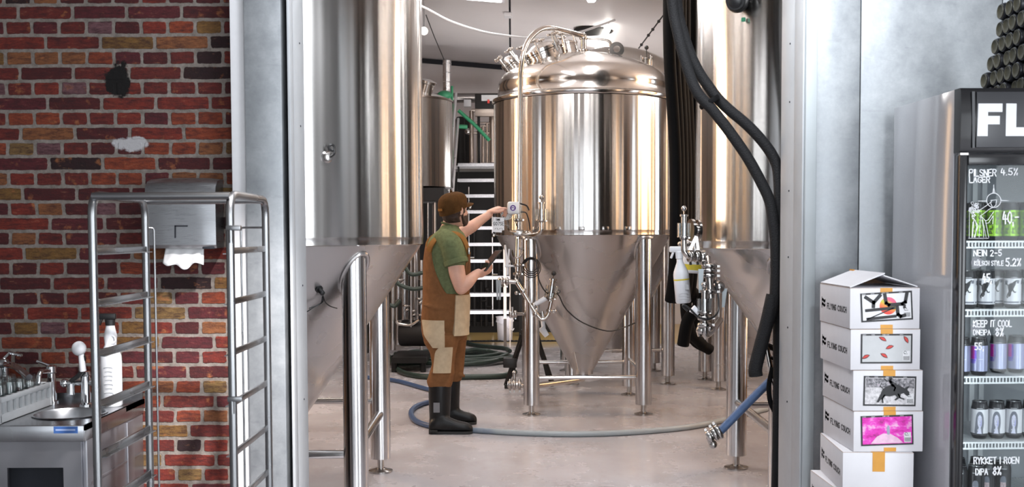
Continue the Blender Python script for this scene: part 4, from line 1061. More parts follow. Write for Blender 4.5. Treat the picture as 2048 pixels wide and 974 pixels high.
# patches of beige canvas sewn on
def patch(name, rows, xl, xr, y0, y1, mat, grow=.011, slant=0.0, ny=8, r_bottom=0.0, rows_only=False):
    """sheet over the near side of the given ring stack between picture columns and rows"""
    mb = MB(); out = []; inn = []; n = 10
    for j in range(ny+1):
        y = y0+(y1-y0)*j/ny; r = at_ring(rows, y); a = P(r[0], y, r[3]); b = P(r[1], y, r[3]); c = (a+b)/2; rx = (b-a).length/2
        rowo = []; rowi = []
        yy = j/ny; ins = 0
        for i in range(n+1):
            px = xl(y)+(xr(y)-xl(y))*i/n if callable(xl) else xl+(xr-xl)*i/n+slant*yy
            X = P(px, y, r[3]-r[4]*.9).x; u = max(-.985, min(.985, (X-c.x)/(rx)))
            st = (1-abs(u)**2.3)**(1/2.3)
            for lst, g in ((rowo, grow), (rowi, -.02)):
                lst.append(Vector((c.x+(rx+g)*u, c.y-(r[4]+g)*st, c.z)))
        out.append(rowo); inn.append(rowi)
    secs = [out[j]+inn[j][::-1] for j in range(ny+1)]
    mb.loft(secs); return mb.build(name, mat, man)
ALLN = [(848, 938, 560, 8.125, .185)]+DU[:3]+[(845, 936, 660, 8.10, .18)]
patch('front_panel', ALLN+[(850, 936, 672, 8.10, .175)], lambda y: 911-4*(y-585)/85, lambda y: 936.5, 588, 668, 'beige', .014)
LEG = [(842, 936, 640, 8.125, .195), (844, 930, 655, 8.09, .17)]+limb_rows_near
patch('back_pocket', LEG, lambda y: 845+(y-637)*.15+max(0, (y-668)*.55), lambda y: 889, 637, 693, 'beige', .013)
patch('knee_patch', LEG, lambda y: 873-(y-692)*.09+max(0, (700-y)*.7), lambda y: 903-(y-692)*.08, 692, 743, 'beige', .016)
# --- rubber boots
def boot(rows, px, toe, sole_y, Y, name='boot'):
    b = MB(); b.loft([ring(*r) for r in rows])
    g = F(px, sole_y); Y = g.y
    # foot: sections along x from heel to toe
    x0 = P(px-22, sole_y, Y).x; x1 = P(toe, sole_y, Y).x; L = x1-x0; secs = []
    for u, h, w in ((0, .055, .030), (.03, .085, .040), (.15, .115, .046), (.35, .13, .046), (.5, .105, .047), (.65, .085, .051), (.8, .075, .052), (.92, .062, .044), (.985, .042, .026), (1.0, .025, .012)):
        x = x0+u*L; secs.append([Vector((x, Y+w*math.cos(t)*(abs(math.cos(t))**-.2 if abs(math.cos(t)) > .01 else 1), max(.012, .012+h*(math.sin(t)*.5+.5)))) for t in [2*PI*i/18 for i in range(18)]])
    b.loft(secs); o = b.build(name, 'boot', man); remesh(o, .007, 3)
    s = MB(); pl = []
    for u, w in ((0, .028), (.04, .042), (.2, .046), (.4, .040), (.6, .050), (.8, .054), (.93, .045), (.99, .024)): pl.append((x0+u*L, w))
    poly = [(x, Y-w) for x, w in pl]+[(x, Y+w) for x, w in reversed(pl)]
    s.prism(poly, (0, 0, .001), (1, 0, 0), (0, 1, 0), .02); s.prism(poly[:3]+poly[-3:], (0, 0, .001), (1, 0, 0), (0, 1, 0), .032); s.build('sole', 'sole', o); return o
nb = boot([(857, 903, 768, 8.0, .085), (857, 902, 790, 8.0, .083), (858, 901, 815, 8.0, .078), (859, 900, 835, 8.0, .07), (858, 903, 850, 7.98, .06)], 880, 946, 867, 7.98)
boot([(885, 921, 756, 8.36, .085), (885, 920, 780, 8.37, .083), (886, 919, 805, 8.38, .076), (887, 919, 822, 8.39, .068), (886, 921, 836, 8.39, .06)], 907, 954, 848, 8.39)
m = MB(); m.prism([(0, 0), (.046, 0), (.046, .072), (0, .072)], P(867, 825, 7.908), (1, 0, 0), (0, 0, 1), .004); m.build('boot_label', 'grey', nb)
# --- tablet in his near hand
ta = P(963, 545, 7.985); tb = P(996, 503, 8.06); d = (tb-ta); L = d.length*1.0; u = d.normalized()
nv = Vector((-.45, -.20, .62)); nv = (nv-u*nv.dot(u)).normalized(); s = u.cross(nv)
R = Matrix((u, s, nv)).transposed()
tab = thing('tablet', 'black tablet held up in the near hand of the bearded person', 'tablet', tuple((ta+tb)/2))
MB().box((ta+tb)/2+u*.012, (L, .11, .010), R, .004).build('casing', 'black', tab)
t = NT('dark_glass_screen'); t.set(base=(.015, .016, .018), rough=.08); M['screen'] = t.m
MB().box((ta+tb)/2+u*.012+nv*.0053, (L*.92, .098, .0008), R).build('screen', 'screen', tab)
# ------------------------------------------------------------------ fridge, cans and cartons on the right
def gloss(name, col, rough, spec=.5, metal=0): 
    return plain(name, col, rough, metal, var=.03, scale=5, spec=spec)
M['fridgeside'] = plain('grey_lacquered_sheet', (0.42, 0.425, 0.45), 0.10, 0.0, var=.03, scale=120, spec=.6)
M['gblack'] = gloss('gloss_black', (0.012, 0.012, 0.014), .18)
M['signface'] = gloss('charcoal_sign_face', (0.035, 0.036, 0.042), .3)
M['liner'] = plain('grey_fridge_liner', (.42, .44, .47), .4, var=.03)
M['wire'] = plain('white_coated_wire', (.82, .84, .86), .35, var=.02)
M['marker'] = plain('white_chalk_marker', (.88, .89, .92), .8, var=.03)
M['glass'] = clear('fridge_door_glass', (.93, .95, .95), .0, .93, .22)
FX = P(1912, 300, 3.97).x; FY = 3.97
FR = thing('drinks_fridge', 'tall grey and black glass-door drinks fridge with white marker writing on its door', 'fridge', (FX, FY, 0), (0, 0, .028))
Wf, Df = .62, .60
ZT = P(1912, 178, 3.97).z; ZH = P(1912, 306, 3.97).z
m = MB(); m.box2((0, .02, .06), (.018, Df, ZT), .002).box2((Wf-.018, .02, .06), (Wf, Df, ZT), .002).box2((.018, Df-.03, .06), (Wf-.018, Df, ZT)).box2((.018, .02, ZT-.018), (Wf-.018, Df-.03, ZT)).box2((.018, .02, .06), (Wf-.018, Df-.03, .20))
m.build('cabinet', 'fridgeside', FR, True)
m = MB(); m.box2((.019, Df-.07, .2), (Wf-.019, Df-.031, ZT-.02)).box2((.0185, .04, .2), (.03, Df-.07, ZT-.02)).box2((Wf-.03, .04, .2), (Wf-.0185, Df-.07, ZT-.02)).box2((.03, .04, ZH-.02), (Wf-.03, Df-.07, ZH)); m.build('liner', 'liner', FR, True)
m = MB()
for x in (.30, .34):
    m.box2((x, Df-.085, .25), (x+.02, Df-.07, ZH-.03))
m.build('shelf_rail', 'wire', FR, True)
for k in range(4): 
    mm = MB(); mm.cyl((.03+.14*k+.05, .10, .02), (.03+.14*k+.05, .10, .06), .018, n=12)
m = MB()
for x in (.05, Wf-.05):
    for y in (.08, Df-.08): m = MB(); m.cyl((x, y, 0), (x, y, .07), .02, n=12); m.build('foot', 'black', FR, True)
# header
prof = [(.02, ZH), (-.028, ZH), (-.034, ZH+.01), (-.038, ZH+.12), (-.034, ZT-.012), (-.026, ZT), (.02, ZT)]
m = MB(); m.prism([(y, z) for y, z in prof], (0, 0, 0), (0, 1, 0), (0, 0, 1), Wf); hdr = m.build('header', 'gblack', FR, True)
m = MB(); m.box2((.055, -.0405, ZH+.016), (Wf-.03, -.034, ZT-.014), .003); m.build('sign_face', 'signface', hdr, True)
m = MB(); m.prism([(.042, ZH+.015), (.050, ZH+.015), (.047, ZT-.014), (.037, ZT-.014)], (0, -.036, 0), (1, 0, 0), (0, 0, 1), .005); m.build('sign_edge', 'signface', hdr, True)
def loc(px, py, y):                                                    # fridge-local x, z of a picture point at local depth y
    w = P(px, py, FY+y); return w.x-FX, w.z
m = MB()
x0, z1 = loc(1955, 207, -.04); x1, z0 = loc(2004, 272, -.04); w = x1-x0; h = z1-z0; s = w*.42
m.prism([(x0, z0), (x0+s, z0), (x0+s, z0+h*.36), (x0+w*.9, z0+h*.36), (x0+w*.9, z0+h*.62), (x0+s, z0+h*.62), (x0+s, z0+h*.74), (x0+w, z0+h*.74), (x0+w, z1), (x0+.002, z1)], (0, -.0405, 0), (1, 0, 0), (0, 0, 1), .0015)
x0 = loc(2012, 240, -.04)[0]
m.prism([(x0, z0), (x0+w, z0), (x0+w, z0+h*.27), (x0+s, z0+h*.27), (x0+s, z1), (x0, z1)], (0, -.0405, 0), (1, 0, 0), (0, 0, 1), .0015)
m.build('sign_letters', 'white', hdr, True)
# door: black frame round a glass pane
sx_, top_ = .031, ZH-.045
m = MB(); m.box2((.002, -.034, .20), (sx_, .018, ZH-.006), .006).box2((Wf-.05, -.034, .20), (Wf-.002, .018, ZH-.006), .006).box2((sx_, -.034, top_), (Wf-.05, .018, ZH-.006), .004).box2((sx_, -.034, .20), (Wf-.05, .018, .28), .004)
door = m.build('door', 'gblack', FR, True)
MB().box2((sx_-.005, -.012, .27), (Wf-.045, -.006, top_+.005)).build('door_glass', 'glass', door, True)
MB().box2((sx_+.002, -.006, .28), (sx_+.006, .018, top_), 0).build('gasket', 'wire', door, True)
MB().box2((.0, -.036, ZH-.010), (.03, -.02, ZH-.002)).build('hinge', 'fit', door, True)
m = MB(); m.box2((sx_-.02, .03, .3), (sx_-.008, .045, top_-.02)); M['led'] = emis('fridge_led', (.92, .96, 1.0), 16)
m.build('light_strip', 'led', FR, True)

m = MB(); m.box2((Wf-sx_+.008, .03, .3), (Wf-sx_+.02, .045, top_-.02)); m.build('light_strip', 'led', FR, True)
# wire shelves
SZ = [loc(1980, y, .06)[1] for y in (481, 618, 752, 883)]; SZ.append(SZ[-1]-.24)
for z in SZ:
    m = MB(); y0, y1, xa_, xb_ = .055, Df-.09, .034, Wf-.034
    for zz in (z-.004, z-.026): m.box(((xa_+xb_)/2, y0, zz), (xb_-xa_, .005, .006))
    x = xa_+.006
    while x < xb_: m.box((x, y0, z-.015), (.0045, .004, .02)); m.box((x, (y0+y1)/2, z-.003), (.003, y1-y0, .004)); x += .0125
    for yy in (y0+.15, y0+.3, y1): m.box(((xa_+xb_)/2, yy, z-.008), (xb_-xa_, .005, .005))
    m.build('shelf', 'wire', FR, True)
# writing on the door glass
def write(name, items, mat='marker'):
    for text, px, py, hpx, wpx in items:
        m = MB(); x, z = loc(px, py, -.013); k = (FY-.013)/FPX; h = hpx*k
        st, tot = strokes(text, h, .66, .5, .03); sc = wpx*k/tot
        for pl in st: ribbon(m, [(a*sc, b) for a, b in pl], .0044 if hpx > 14 else .0035 if hpx > 10 else .0027, (x, -.0125, z), (1, 0, 0), (0, 0, 1), .0005)
        m.build(name, mat, door, True)
write('glass_writing', [('PILSNER', 1939, 352, 13, 56), ('4.5%', 2003, 350, 13, 36), ('LAGER', 1939, 365, 11, 43), ('40,-', 2007, 447, 24, 34),
      ('NEIN 2-5', 1948, 512, 12, 58), ('KÖLSCH STYLE', 1949, 531, 9, 60), ('5.2%', 2013, 532, 15, 32), ('45,', 1966, 564, 16, 20),
      ('KEEP IT COOL', 1947, 654, 13, 80), ('DNEIPA', 1947, 670, 10, 36), ('8%', 1992, 672, 16, 18), ('55,', 1950, 700, 14, 20),
      ('RYKKET I ROEN', 1948, 928, 13, 94), ('DIPA', 1952, 950, 12, 26), ('8%', 1987, 950, 16, 18)])
def gpt(zx, zy): return loc(1900+zx/4.872, 300+zy/4.87, -.013)
m = MB()
def gl(pts, w=.0016):
    ribbon(m, [gpt(*p) for p in pts], w, (0, -.0125, 0), (1, 0, 0), (0, 0, 1), .0005)
gl([(360+0, 490), (430, 490)], .0001)
circ = [(430+70*math.cos(a), 490+70*math.sin(a)) for a in [2*PI*i/28 for i in range(29)]]
m = MB(); gl(circ, .002); gl([(430, 415), (430, 340)], .0022); gl([(365, 497), (275, 497)], .0018); gl([(500, 492), (575, 492)], .0018); gl([(418, 420), (430, 360), (444, 420)], .0012)
gl([(400, 490), (460, 485), (450, 540), (420, 560), (400, 520), (410, 490)], .0016); gl([(270, 600), (360, 540), (410, 500)]); gl([(300, 640), (330, 620), (380, 580), (420, 560)])
gl([(300, 640), (285, 850)], .0013); gl([(300, 640), (350, 690), (380, 850)], .0016); gl([(310, 650), (330, 760), (330, 850)], .0012); gl([(350, 690), (375, 680), (430, 600)]); gl([(350, 715), (380, 710), (425, 640), (420, 720)]); gl([(320, 680), (355, 850)], .0012)
gl([(230, 660), (275, 740), (255, 800), (235, 850)], .0018); gl([(235, 670), (220, 850)], .0016); gl([(250, 690), (262, 750), (245, 850)], .0022); gl([(225, 700), (215, 850)], .002); gl([(190, 560), (188, 860)], .0014); gl([(180, 860), (380, 860)], .0012)
random.seed(3)
for k in range(26):
    cx_, cy_ = 235+random.uniform(-45, 50), 560+random.uniform(-45, 45); rr = random.uniform(8, 14)
    gl([(cx_+rr*math.cos(a), cy_+rr*math.sin(a)) for a in [2*PI*i/7 for i in range(8)]], .0014)
for k in range(14):
    cx_, cy_ = 225+random.uniform(-22, 26), 630+random.uniform(-30, 35); gl([(cx_, cy_), (cx_+random.uniform(-12, 12), cy_+random.uniform(6, 16))], .0018)
m.build('glass_drawing', 'marker', door, True)
m = MB()
for px, py in ((1952, 525), (1952, 655)): 
    x, z = loc(px, py, -.013); m.lathe([(.022, 0), (.022, .0004)], (x, -.0122, z), (0, -1, 0), 24)
M['sticker'] = plain('grey_round_sticker', (.17, .18, .20), .5)
for px, py in ((1954, 525), (1953, 656)):
    x, z = loc(px, py, -.013); MB().lathe([(.021, 0), (.021, .0004)], (x, -.0118, z), (0, -1, 0), 24).build('round_sticker', 'sticker', door, True)

# ---- cans
M['cangreen'] = plain('green_can_print', (.26, .50, .03), .35, .4, var=.05); M['cansilver'] = steel('can_aluminium', (.75, .76, .78), .25)
M['candark'] = plain('dark_can_print', (.018, .018, .022), .3, .3); M['canwhite'] = plain('white_can_print', (.72, .72, .76), .35, .1, var=.03)
M['canlav'] = plain('lavender_can_print', (.36, .38, .56), .3, .4, var=.05); M['canviolet'] = plain('violet_can_print', (.16, .09, .52), .3, .3); M['canmag'] = plain('magenta_can_print', (.55, .01, .38), .3, .3)
M['facegrey'] = plain('grey_portrait_ink', (.16, .17, .21), .5); M['facepale'] = plain('pale_portrait_ink', (.66, .66, .80), .5, var=.04); M['faceblue'] = plain('blue_shade_ink', (.38, .38, .72), .5)
M['faceskin'] = plain('pinkish_portrait_ink', (.55, .42, .44), .5)
CRD, CH = .0305, .142
def can_base(name, label, body, group):
    t = thing(name, label, 'can', group=group)
    m = MB(); m.lathe([(.001, .006), (.018, .004), (.022, 0), (.025, .003), (CRD-.001, .012), (CRD, .018), (CRD, CH-.026), (CRD-.002, CH-.018), (.0265, CH-.004), (.0275, CH-.002), (.0275, CH), (.0255, CH), (.0245, CH-.005), (.001, CH-.005)], n=32, cap=False)
    m.build('can_body', 'candark', t, True)
    m = MB(); m.lathe([(CRD+.0002, .016), (CRD+.0002, CH-.030)], n=32, cap=False); m.build('can_label', body, t, True)
    m = MB(); m.lathe([(.0245, CH-.0045), (.001, CH-.0045)], n=24, cap=False); m.torus((0, 0, CH-.001), .0265, .0013, n=28, m=6); m.box((0, -.006, CH-.0035), (.012, .02, .0015)); m.build('can_lid', 'cansilver', t, True)
    return t
def wrap(mb, rows, r=CRD+.0006, a0=-PI/2, n=6):
    """shape on the can's wall: rows of (z, left, right) arc lengths"""
    secs = []
    for z, l, q in rows: secs.append([Vector((r*math.cos(a0+(l+(q-l)*i/n)/r), r*math.sin(a0+(l+(q-l)*i/n)/r), z)) for i in range(n+1)])
    k = n+1; vs = [p for s in secs for p in s]; fs = [(i*k+j, i*k+j+1, (i+1)*k+j+1, (i+1)*k+j) for i in range(len(secs)-1) for j in range(n)]
    mb.add(vs, fs)
def wstroke(mb, pl, w, r=CRD+.0010, a0=-PI/2):
    for (x0, y0), (x1, y1) in zip(pl, pl[1:]):
        dx, dy = x1-x0, y1-y0; L = math.hypot(dx, dy) or 1e-6; nx, ny = -dy/L*w/2, dx/L*w/2
        q = [(x0+nx, y0+ny), (x0-nx, y0-ny), (x1-nx, y1-ny), (x1+nx, y1+ny)]
        mb.add([Vector((r*math.cos(a0+u/r), r*math.sin(a0+u/r), z)) for u, z in q], [(0, 1, 2, 3)])
def smallprint(t):
    m = MB()
    for a in range(10): wstroke(m, [(-.010+a*.0022, CH-.026), (-.0085+a*.0022, CH-.026)], .0022)
    m.build('small_print', 'canwhite', t, True)
    m = MB(); wrap(m, [(CH-.024, -.004, .004), (CH-.014, -.004, .004)], CRD-.0004); 
def can_pilsner(n='beer_can'):
    t = can_base(n, '', 'cangreen', '')
    m = MB()
    for k in range(6):
        a = -PI/2+(k-2.5)*.72*1.0; st, tot = strokes('PILSNER', .0115, .74, .56)
        for pl in st: wstroke(m, [(-b+.0058, .026+x*(.082/tot)) for x, b in pl], .0030, a0=a)
        wrap(m, [(.018, .0098, .0112), (.112, .0098, .0112)], a0=a, n=2)
    m.build('can_lettering', 'candark', t, True); return t
def can_rodeo(n='beer_can'):
    t = can_base(n, '', 'canwhite', '')
    for a in (-PI/2-.25, -PI/2+1.85, -PI/2-2.35):
        m = MB(); wrap(m, [(.044, -.012, -.009), (.055, -.011, -.004), (.065, -.010, .003), (.076, -.013, .008), (.086, -.012, .013), (.093, -.006, .015), (.098, .006, .016), (.103, .010, .014)], a0=a)
        for pl in ([(-.010, .058), (-.016, .046), (-.013, .038)], [(.004, .072), (.010, .060), (.017, .062)], [(-.004, .068), (-.002, .052), (-.008, .044)], [(.012, .098), (.018, .106)], [(-.012, .084), (-.020, .094)]): wstroke(m, pl, .0042, a0=a)
        m.build('bull_print', 'candark', t, True)
        m = MB(); wrap(m, [(.020, -.03, .03), (.026, -.03, .03)], a0=a); m.build('band_print', 'facegrey', t, True)
        m = MB(); wrap(m, [(.088, -.026, -.015), (.104, -.026, -.013)], a0=a); wrap(m, [(.094, .018, .028), (.106, .017, .028)], a0=a); m.build('crowd_print', 'facegrey', t, True)
    smallprint(t); return t
def can_cool(n='beer_can'):
    t = can_base(n, '', 'canlav', '')
    m = MB(); wrap(m, [(.018, -.045, .040), (.055, -.045, .040)], n=14); m.build('lower_band', 'canlav', t, True)
    m = MB(); wrap(m, [(.062, -.034, -.016), (.110, -.034, -.016)], n=8); m.build('magenta_block', 'canmag', t, True)
    m = MB(); wrap(m, [(.062, -.016, -.008), (.110, -.016, -.010)], n=5); wrap(m, [(.045, -.034, -.012), (.061, -.034, -.010)], n=6); m.build('violet_block', 'canviolet', t, True)
    m = MB(); wstroke(m, [(-.002, .0615), (.006, .0615)], .0018); wstroke(m, [(.006, .0615), (.015, .0615)], .0018); m.build('white_rule', 'canwhite', t, True)
    smallprint(t); return t
def can_face(n='beer_can'):
    t = can_base(n, '', 'canwhite', '')
    m = MB(); wrap(m, [(.020, -.0165, -.009), (.030, -.0175, -.003), (.040, -.0160, .0145), (.060, -.0145, .0165), (.080, -.0130, .0155), (.092, -.0105, .0135), (.101, -.006, .009), (.104, -.002, .005)]); wrap(m, [(.020, .008, .014), (.04, .006, .0135), (.062, .004, .0122)], CRD+.0005); m.build('portrait_hair', 'facegrey', t, True)
    m = MB(); wrap(m, [(.044, -.0012, .0050), (.049, -.0040, .0072), (.058, -.0060, .0090), (.074, -.0064, .0090), (.085, -.0048, .0074), (.092, .0005, .0030)], CRD+.0009); wrap(m, [(.020, -.0085, .0095), (.030, -.0045, .006), (.044, -.0022, .0050)], CRD+.0008); m.build('portrait_face', 'facepale', t, True)
    m = MB(); wrap(m, [(.048, .003, .0062), (.058, .004, .0078), (.072, .0055, .0078)], CRD+.0011, n=3); m.build('portrait_shade', 'faceblue', t, True)
    m = MB()
    for pl in ([(-.004, .073), (-.001, .073)], [(.004, .073), (.007, .073)], [(.0015, .071), (.0025, .062), (.001, .061)], [(-.001, .054), (.0045, .054)], [(-.0045, .077), (-.001, .0775)], [(.0035, .0775), (.0075, .077)]): wstroke(m, pl, .0011, CRD+.0013)
    m.build('portrait_lines', 'facegrey', t, True)
    m = MB(); wrap(m, [(.0165, -.046, .046), (.021, -.046, .046)], n=14); m.build('dark_band', 'candark', t, True)
    smallprint(t); return t
def can_dark(n='beer_can'):
    t = can_base(n, '', 'candark', '')
    m = MB(); wrap(m, [(.018, -.010, .010), (.036, -.009, .009), (.052, -.010, .010), (.066, -.0095, .0095), (.076, -.006, .007), (.079, -.003, .003)], CRD+.0008); m.build('portrait_face', 'faceskin', t, True)
    m = MB(); wrap(m, [(.064, -.011, .0105), (.072, -.0112, .0108), (.082, -.009, .009), (.088, -.004, .005)], CRD+.0011); 
    for pl in ([(-.006, .058), (-.001, .058)], [(.003, .058), (.007, .058)], [(.001, .056), (.002, .046)], [(-.003, .038), (.005, .038)]): wstroke(m, pl, .0016, CRD+.0013)
    m.build('portrait_hair', 'facegrey', t, True)
    smallprint(t); return t
def lx(px, y): return loc(px, 600, y)[0]
def put_cans(make, z, spots, label_of, group):
    proto = None
    for i, (x, y) in enumerate(spots):
        o = make() if proto is None else copy_tree(proto)
        proto = proto or o
        w = FR.matrix_basis @ Vector((x, y, 0)) if False else Vector((FX+x*math.cos(.028)-y*math.sin(.028), FY+x*math.sin(.028)+y*math.cos(.028), 0))
        o.location = (w.x, w.y, z+.0005); o.rotation_euler = (0, 0, -.33+random.uniform(-.12, .12)); tag(o, label_of(i), 'can', group)
ORD = ['first', 'second', 'third', 'fourth', 'fifth', 'sixth']
s = .067
fr_ = lambda px, y: (lx(px, y), y)
def row_spots(px0, y, n, back=2, gap=s, jx=0.0):
    x0 = lx(px0, y); return [(x0+gap*i+jx*b, y+gap*b) for b in range(back) for i in range(n)]
def lab(kind, where, n):
    def f(i):
        b = i//n; k = i % n
        pos = ['front row', 'second row', 'third row'][b]
        return f'{kind} {where}, {pos}, {ORD[k]} from left'
    return f
put_cans(can_pilsner, SZ[0], row_spots(1953, .11, 5, 2, .0635), lab('green can lettered PILSNER', 'on the top fridge shelf', 5), 'green cans on the top fridge shelf')
put_cans(can_rodeo, SZ[1], [(lx(1938, .10), .10), (lx(1975, .10), .10), (lx(2028, .10), .10), (lx(2066, .10), .10), (lx(1957, .17), .17), (lx(1997, .17), .17), (lx(2030, .17), .17), (lx(2062, .17), .17)], lab('white can with bull print', 'on the second fridge shelf', 4), 'bull print cans on the second fridge shelf')
put_cans(can_cool, SZ[2], [(lx(1927, .09), .09), (lx(1962, .09), .09), (lx(2002, .155), .155), (lx(2038, .155), .155), (lx(2072, .155), .155)] , lambda i: ['violet and grey can at the left door edge of the third fridge shelf', 'violet and grey can on the third fridge shelf, behind the price 55', 'violet and grey can set back in the middle of the third fridge shelf', 'magenta cornered can set back right of the middle on the third fridge shelf', 'grey violet can furthest right on the third fridge shelf'][i], 'violet cans on the third fridge shelf')
put_cans(can_face, SZ[3], row_spots(1966, .13, 4, 1, .0655), lab('white can with a long-haired portrait', 'on the fourth fridge shelf', 4), 'portrait cans on the fourth fridge shelf')
put_cans(can_dark, SZ[4], [(lx(1926, .10), .10), (lx(1960, .10), .10), (lx(1984, .17), .17), (lx(2016, .17), .17), (lx(1925, .24), .24), (lx(1966, .24), .24)], lambda i: ['black can on the lowest shelf, front row, cut by the left door edge', 'black can with a face on the lowest shelf, second in the front row', 'black can with a pale face on the lowest shelf, left of the rightmost', 'black can with a pale face, furthest right on the lowest shelf', 'black can on the lowest shelf, back row, at the left edge', 'black can on the lowest shelf, back row, right of another'][i], 'black face cans on the lowest visible fridge shelf')
# ---- dark cans lying in a pile on top of the fridge, their ends towards the door
M['olive'] = plain('olive_can_end', (.055, .050, .030), .5, var=.15)
proto = None; dd = .071
for k in range(6):
    for j in range(8-k):
        if proto is None:
            proto = thing('stacked_can', '', 'can'); m = MB()
            m.lathe([(.024, 0), (.031, .004), (.0345, .014), (.0345, .104), (.031, .113), (.026, .118), (.001, .118)], (0, 0, 0), (1, 0, 0), 28, cap=False); m.build('can_body', 'candark', proto, True)
            m = MB(); m.lathe([(.024, -.0003), (.021, .003), (.010, .006), (.001, .0065)], (0, 0, 0), (1, 0, 0), 28, cap=False); m.torus((0, 0, 0), .026, .0022, (1, 0, 0), 28, 6); m.build('can_end', 'olive', proto, True); o = proto
        else: o = copy_tree(proto)
        y = FY+.565-.036-k*dd/2-j*dd
        o.location = (FX+.315+random.uniform(-.008, .008), y, ZT+.035+k*.0625)
        row = ['bottom', 'second', 'third', 'fourth', 'fifth', 'top'][k]; side = ORD[j] if j < 6 else ['seventh', 'eighth'][j-6]
        tag(o, f'dark can in the pile on the fridge, {row} row, {side} from the wall', 'can', 'dark cans piled on top of the fridge')

# ---- cartons
M['carton'] = plain('white_carton', (.74, .73, .76), .6, var=.025, scale=12, bump=.04); M['kraft'] = plain('kraft_carton', (.42, .26, .16), .8)
M['tape'] = plain('orange_tape', (.68, .32, .045), .35, var=.08, scale=14); M['ink'] = plain('black_print', (.015, .015, .018), .5); M['paper'] = plain('label_paper', (.78, .78, .80), .5, var=.02)
M['greyp'] = plain('grey_label_paper', (.55, .56, .57), .5, var=.03); M['red'] = plain('red_melon_print', (.62, .05, .04), .5); M['maroon'] = plain('maroon_print', (.10, .02, .02), .5)
t = NT('sunset_ball'); sp = t.sep(t.coord('Generated')); t.set(base=t.ramp(t.math('ADD', sp[2], t.math('MULTIPLY', t.math('SUBTRACT', sp[0], .5), .5)), [(.15, (.75, .06, .04)), (.4, (.85, .25, .05)), (.62, (.55, .62, .05)), (.85, (.75, .12, .22))]), rough=.5); M['ball'] = t.m
t = NT('pink_cloud_photo'); n = t.noise(t.mapping(t.coord(), scale=(1, 1, 1.6)), 17, 6, .68)
t.set(base=t.ramp(n, [(.32, (.16, .01, .10)), (.44, (.68, .01, .38)), (.54, (.80, .05, .55)), (.64, (.85, .50, .72)), (.72, (.60, .02, .42))]), rough=.5); M['pink'] = t.m
t = NT('grainy_grey_photo'); n = t.noise(t.coord(), 60, 6, .75); t.set(base=t.ramp(n, [(.35, (.30, .30, .31)), (.5, (.58, .56, .58)), (.65, (.78, .76, .78))]), rough=.5); M['photo'] = t.m
t = NT('dark_stand_photo'); n = t.noise(t.coord(), 90, 5, .8); t.set(base=t.ramp(n, [(.4, (.06, .06, .07)), (.55, (.30, .29, .31)), (.62, (.62, .60, .64)), (.66, (.35, .12, .25))]), rough=.5); M['stand'] = t.m
BW, BD, BH = .266, .405, .1575
def carton(i, px_l, label, open_top=False, pic=None, rz=0.0, art=None):
    YF = 4.13; x = P(px_l, 700, YF).x
    t = thing('cardboard_carton', label, 'box', (x, YF, BH*(7-i)+.0005), (0, 0, rz), 'white beer cartons stacked beside the fridge')
    m = MB(); m.box2((0, 0, 0), (BW, BD, BH-.001), .0022); b = m.build('carton', 'carton', t, True)
    m = MB(); m.box2((.0005, -.0006, BH-.0022), (BW-.0005, .0006, BH-.0012)).box2((-.0006, .001, BH-.0022), (.0006, BD-.001, BH-.0012)); m.build('lid_crease', 'kraft', t, True)
    if open_top:
        f = MB(); f.prism([(0.002, BH), (BW*.5, BH+.052), (BW*.5, BH+.056), (0, BH+.004)], (0, BD*.98, 0), (1, 0, 0), (0, 0, 1), BD*.97); f.build('flap', 'carton', t, True)
        f = MB(); f.prism([(BW*.5, BH+.044), (BW-.002, BH+.001), (BW-.002, BH+.005), (BW*.5, BH+.048)], (0, BD*.98, 0), (1, 0, 0), (0, 0, 1), BD*.93); f.build('flap', 'carton', t, True)
        f = MB(); f.prism([(.004, BH), (BW-.004, BH), (BW*.62, BH+.034), (BW*.45, BH+.034)], (0, BD*.9, 0), (1, 0, 0), (0, 0, 1), .004); f.build('flap', 'kraft', t, True)
        f = MB(); f.prism([(BW*.46, BH+.050), (BW*.55, BH+.046), (BW*.55, BH+.049), (BW*.46, BH+.0585)], (0, BD, 0), (1, 0, 0), (0, 0, 1), .05); f.build('tape', 'tape', t, True)
    else:
        f = MB(); f.box2((BW*.40, -.0005, BH-.0012), (BW*.60, BD+.0005, BH-.0002)); f.build('tape', 'tape', t, True)
    f = MB(); a = .43 if i != 4 else .42
    f.box2((BW*a, -.0012, BH-.040 if i != 4 else BH-.075), (BW*(a+.175), -.0004, BH-.001)); f.build('tape', 'tape', t, True); f = MB(); f.box2((BW*(a+.01), -.0012, .001), (BW*(a+.185), -.0004, .016)); f.build('tape', 'tape', t, True)
    # side print: a two-striped flag and two words
    m = MB(); O = (-.0004, BD, 0); U = (0, -1, 0); V = (0, 0, 1)
    zf = BH*.40
    m.prism([(.030, zf-.006), (.034, zf-.006), (.034, zf+.040), (.030, zf+.040)], O, U, V, .0006)
    for z in (zf+.008, zf+.026):
        pts = [(.034+.044*q/8, z+.003*math.sin(q*.8)) for q in range(9)]; ribbon(m, pts, .010, O, U, V, .0006)
    m.build('side_emblem', 'ink', t, True); m = MB()
    st, tot = strokes('FLYING COUCH', .021, .80, .54)
    for pl in st: ribbon(m, [(.108+x*(.262/tot), zf-.004+z) for x, z in pl], .0042, O, U, V, .0006)
    m.build('side_print', 'ink', t, True)
    if art: art(t)
    return t
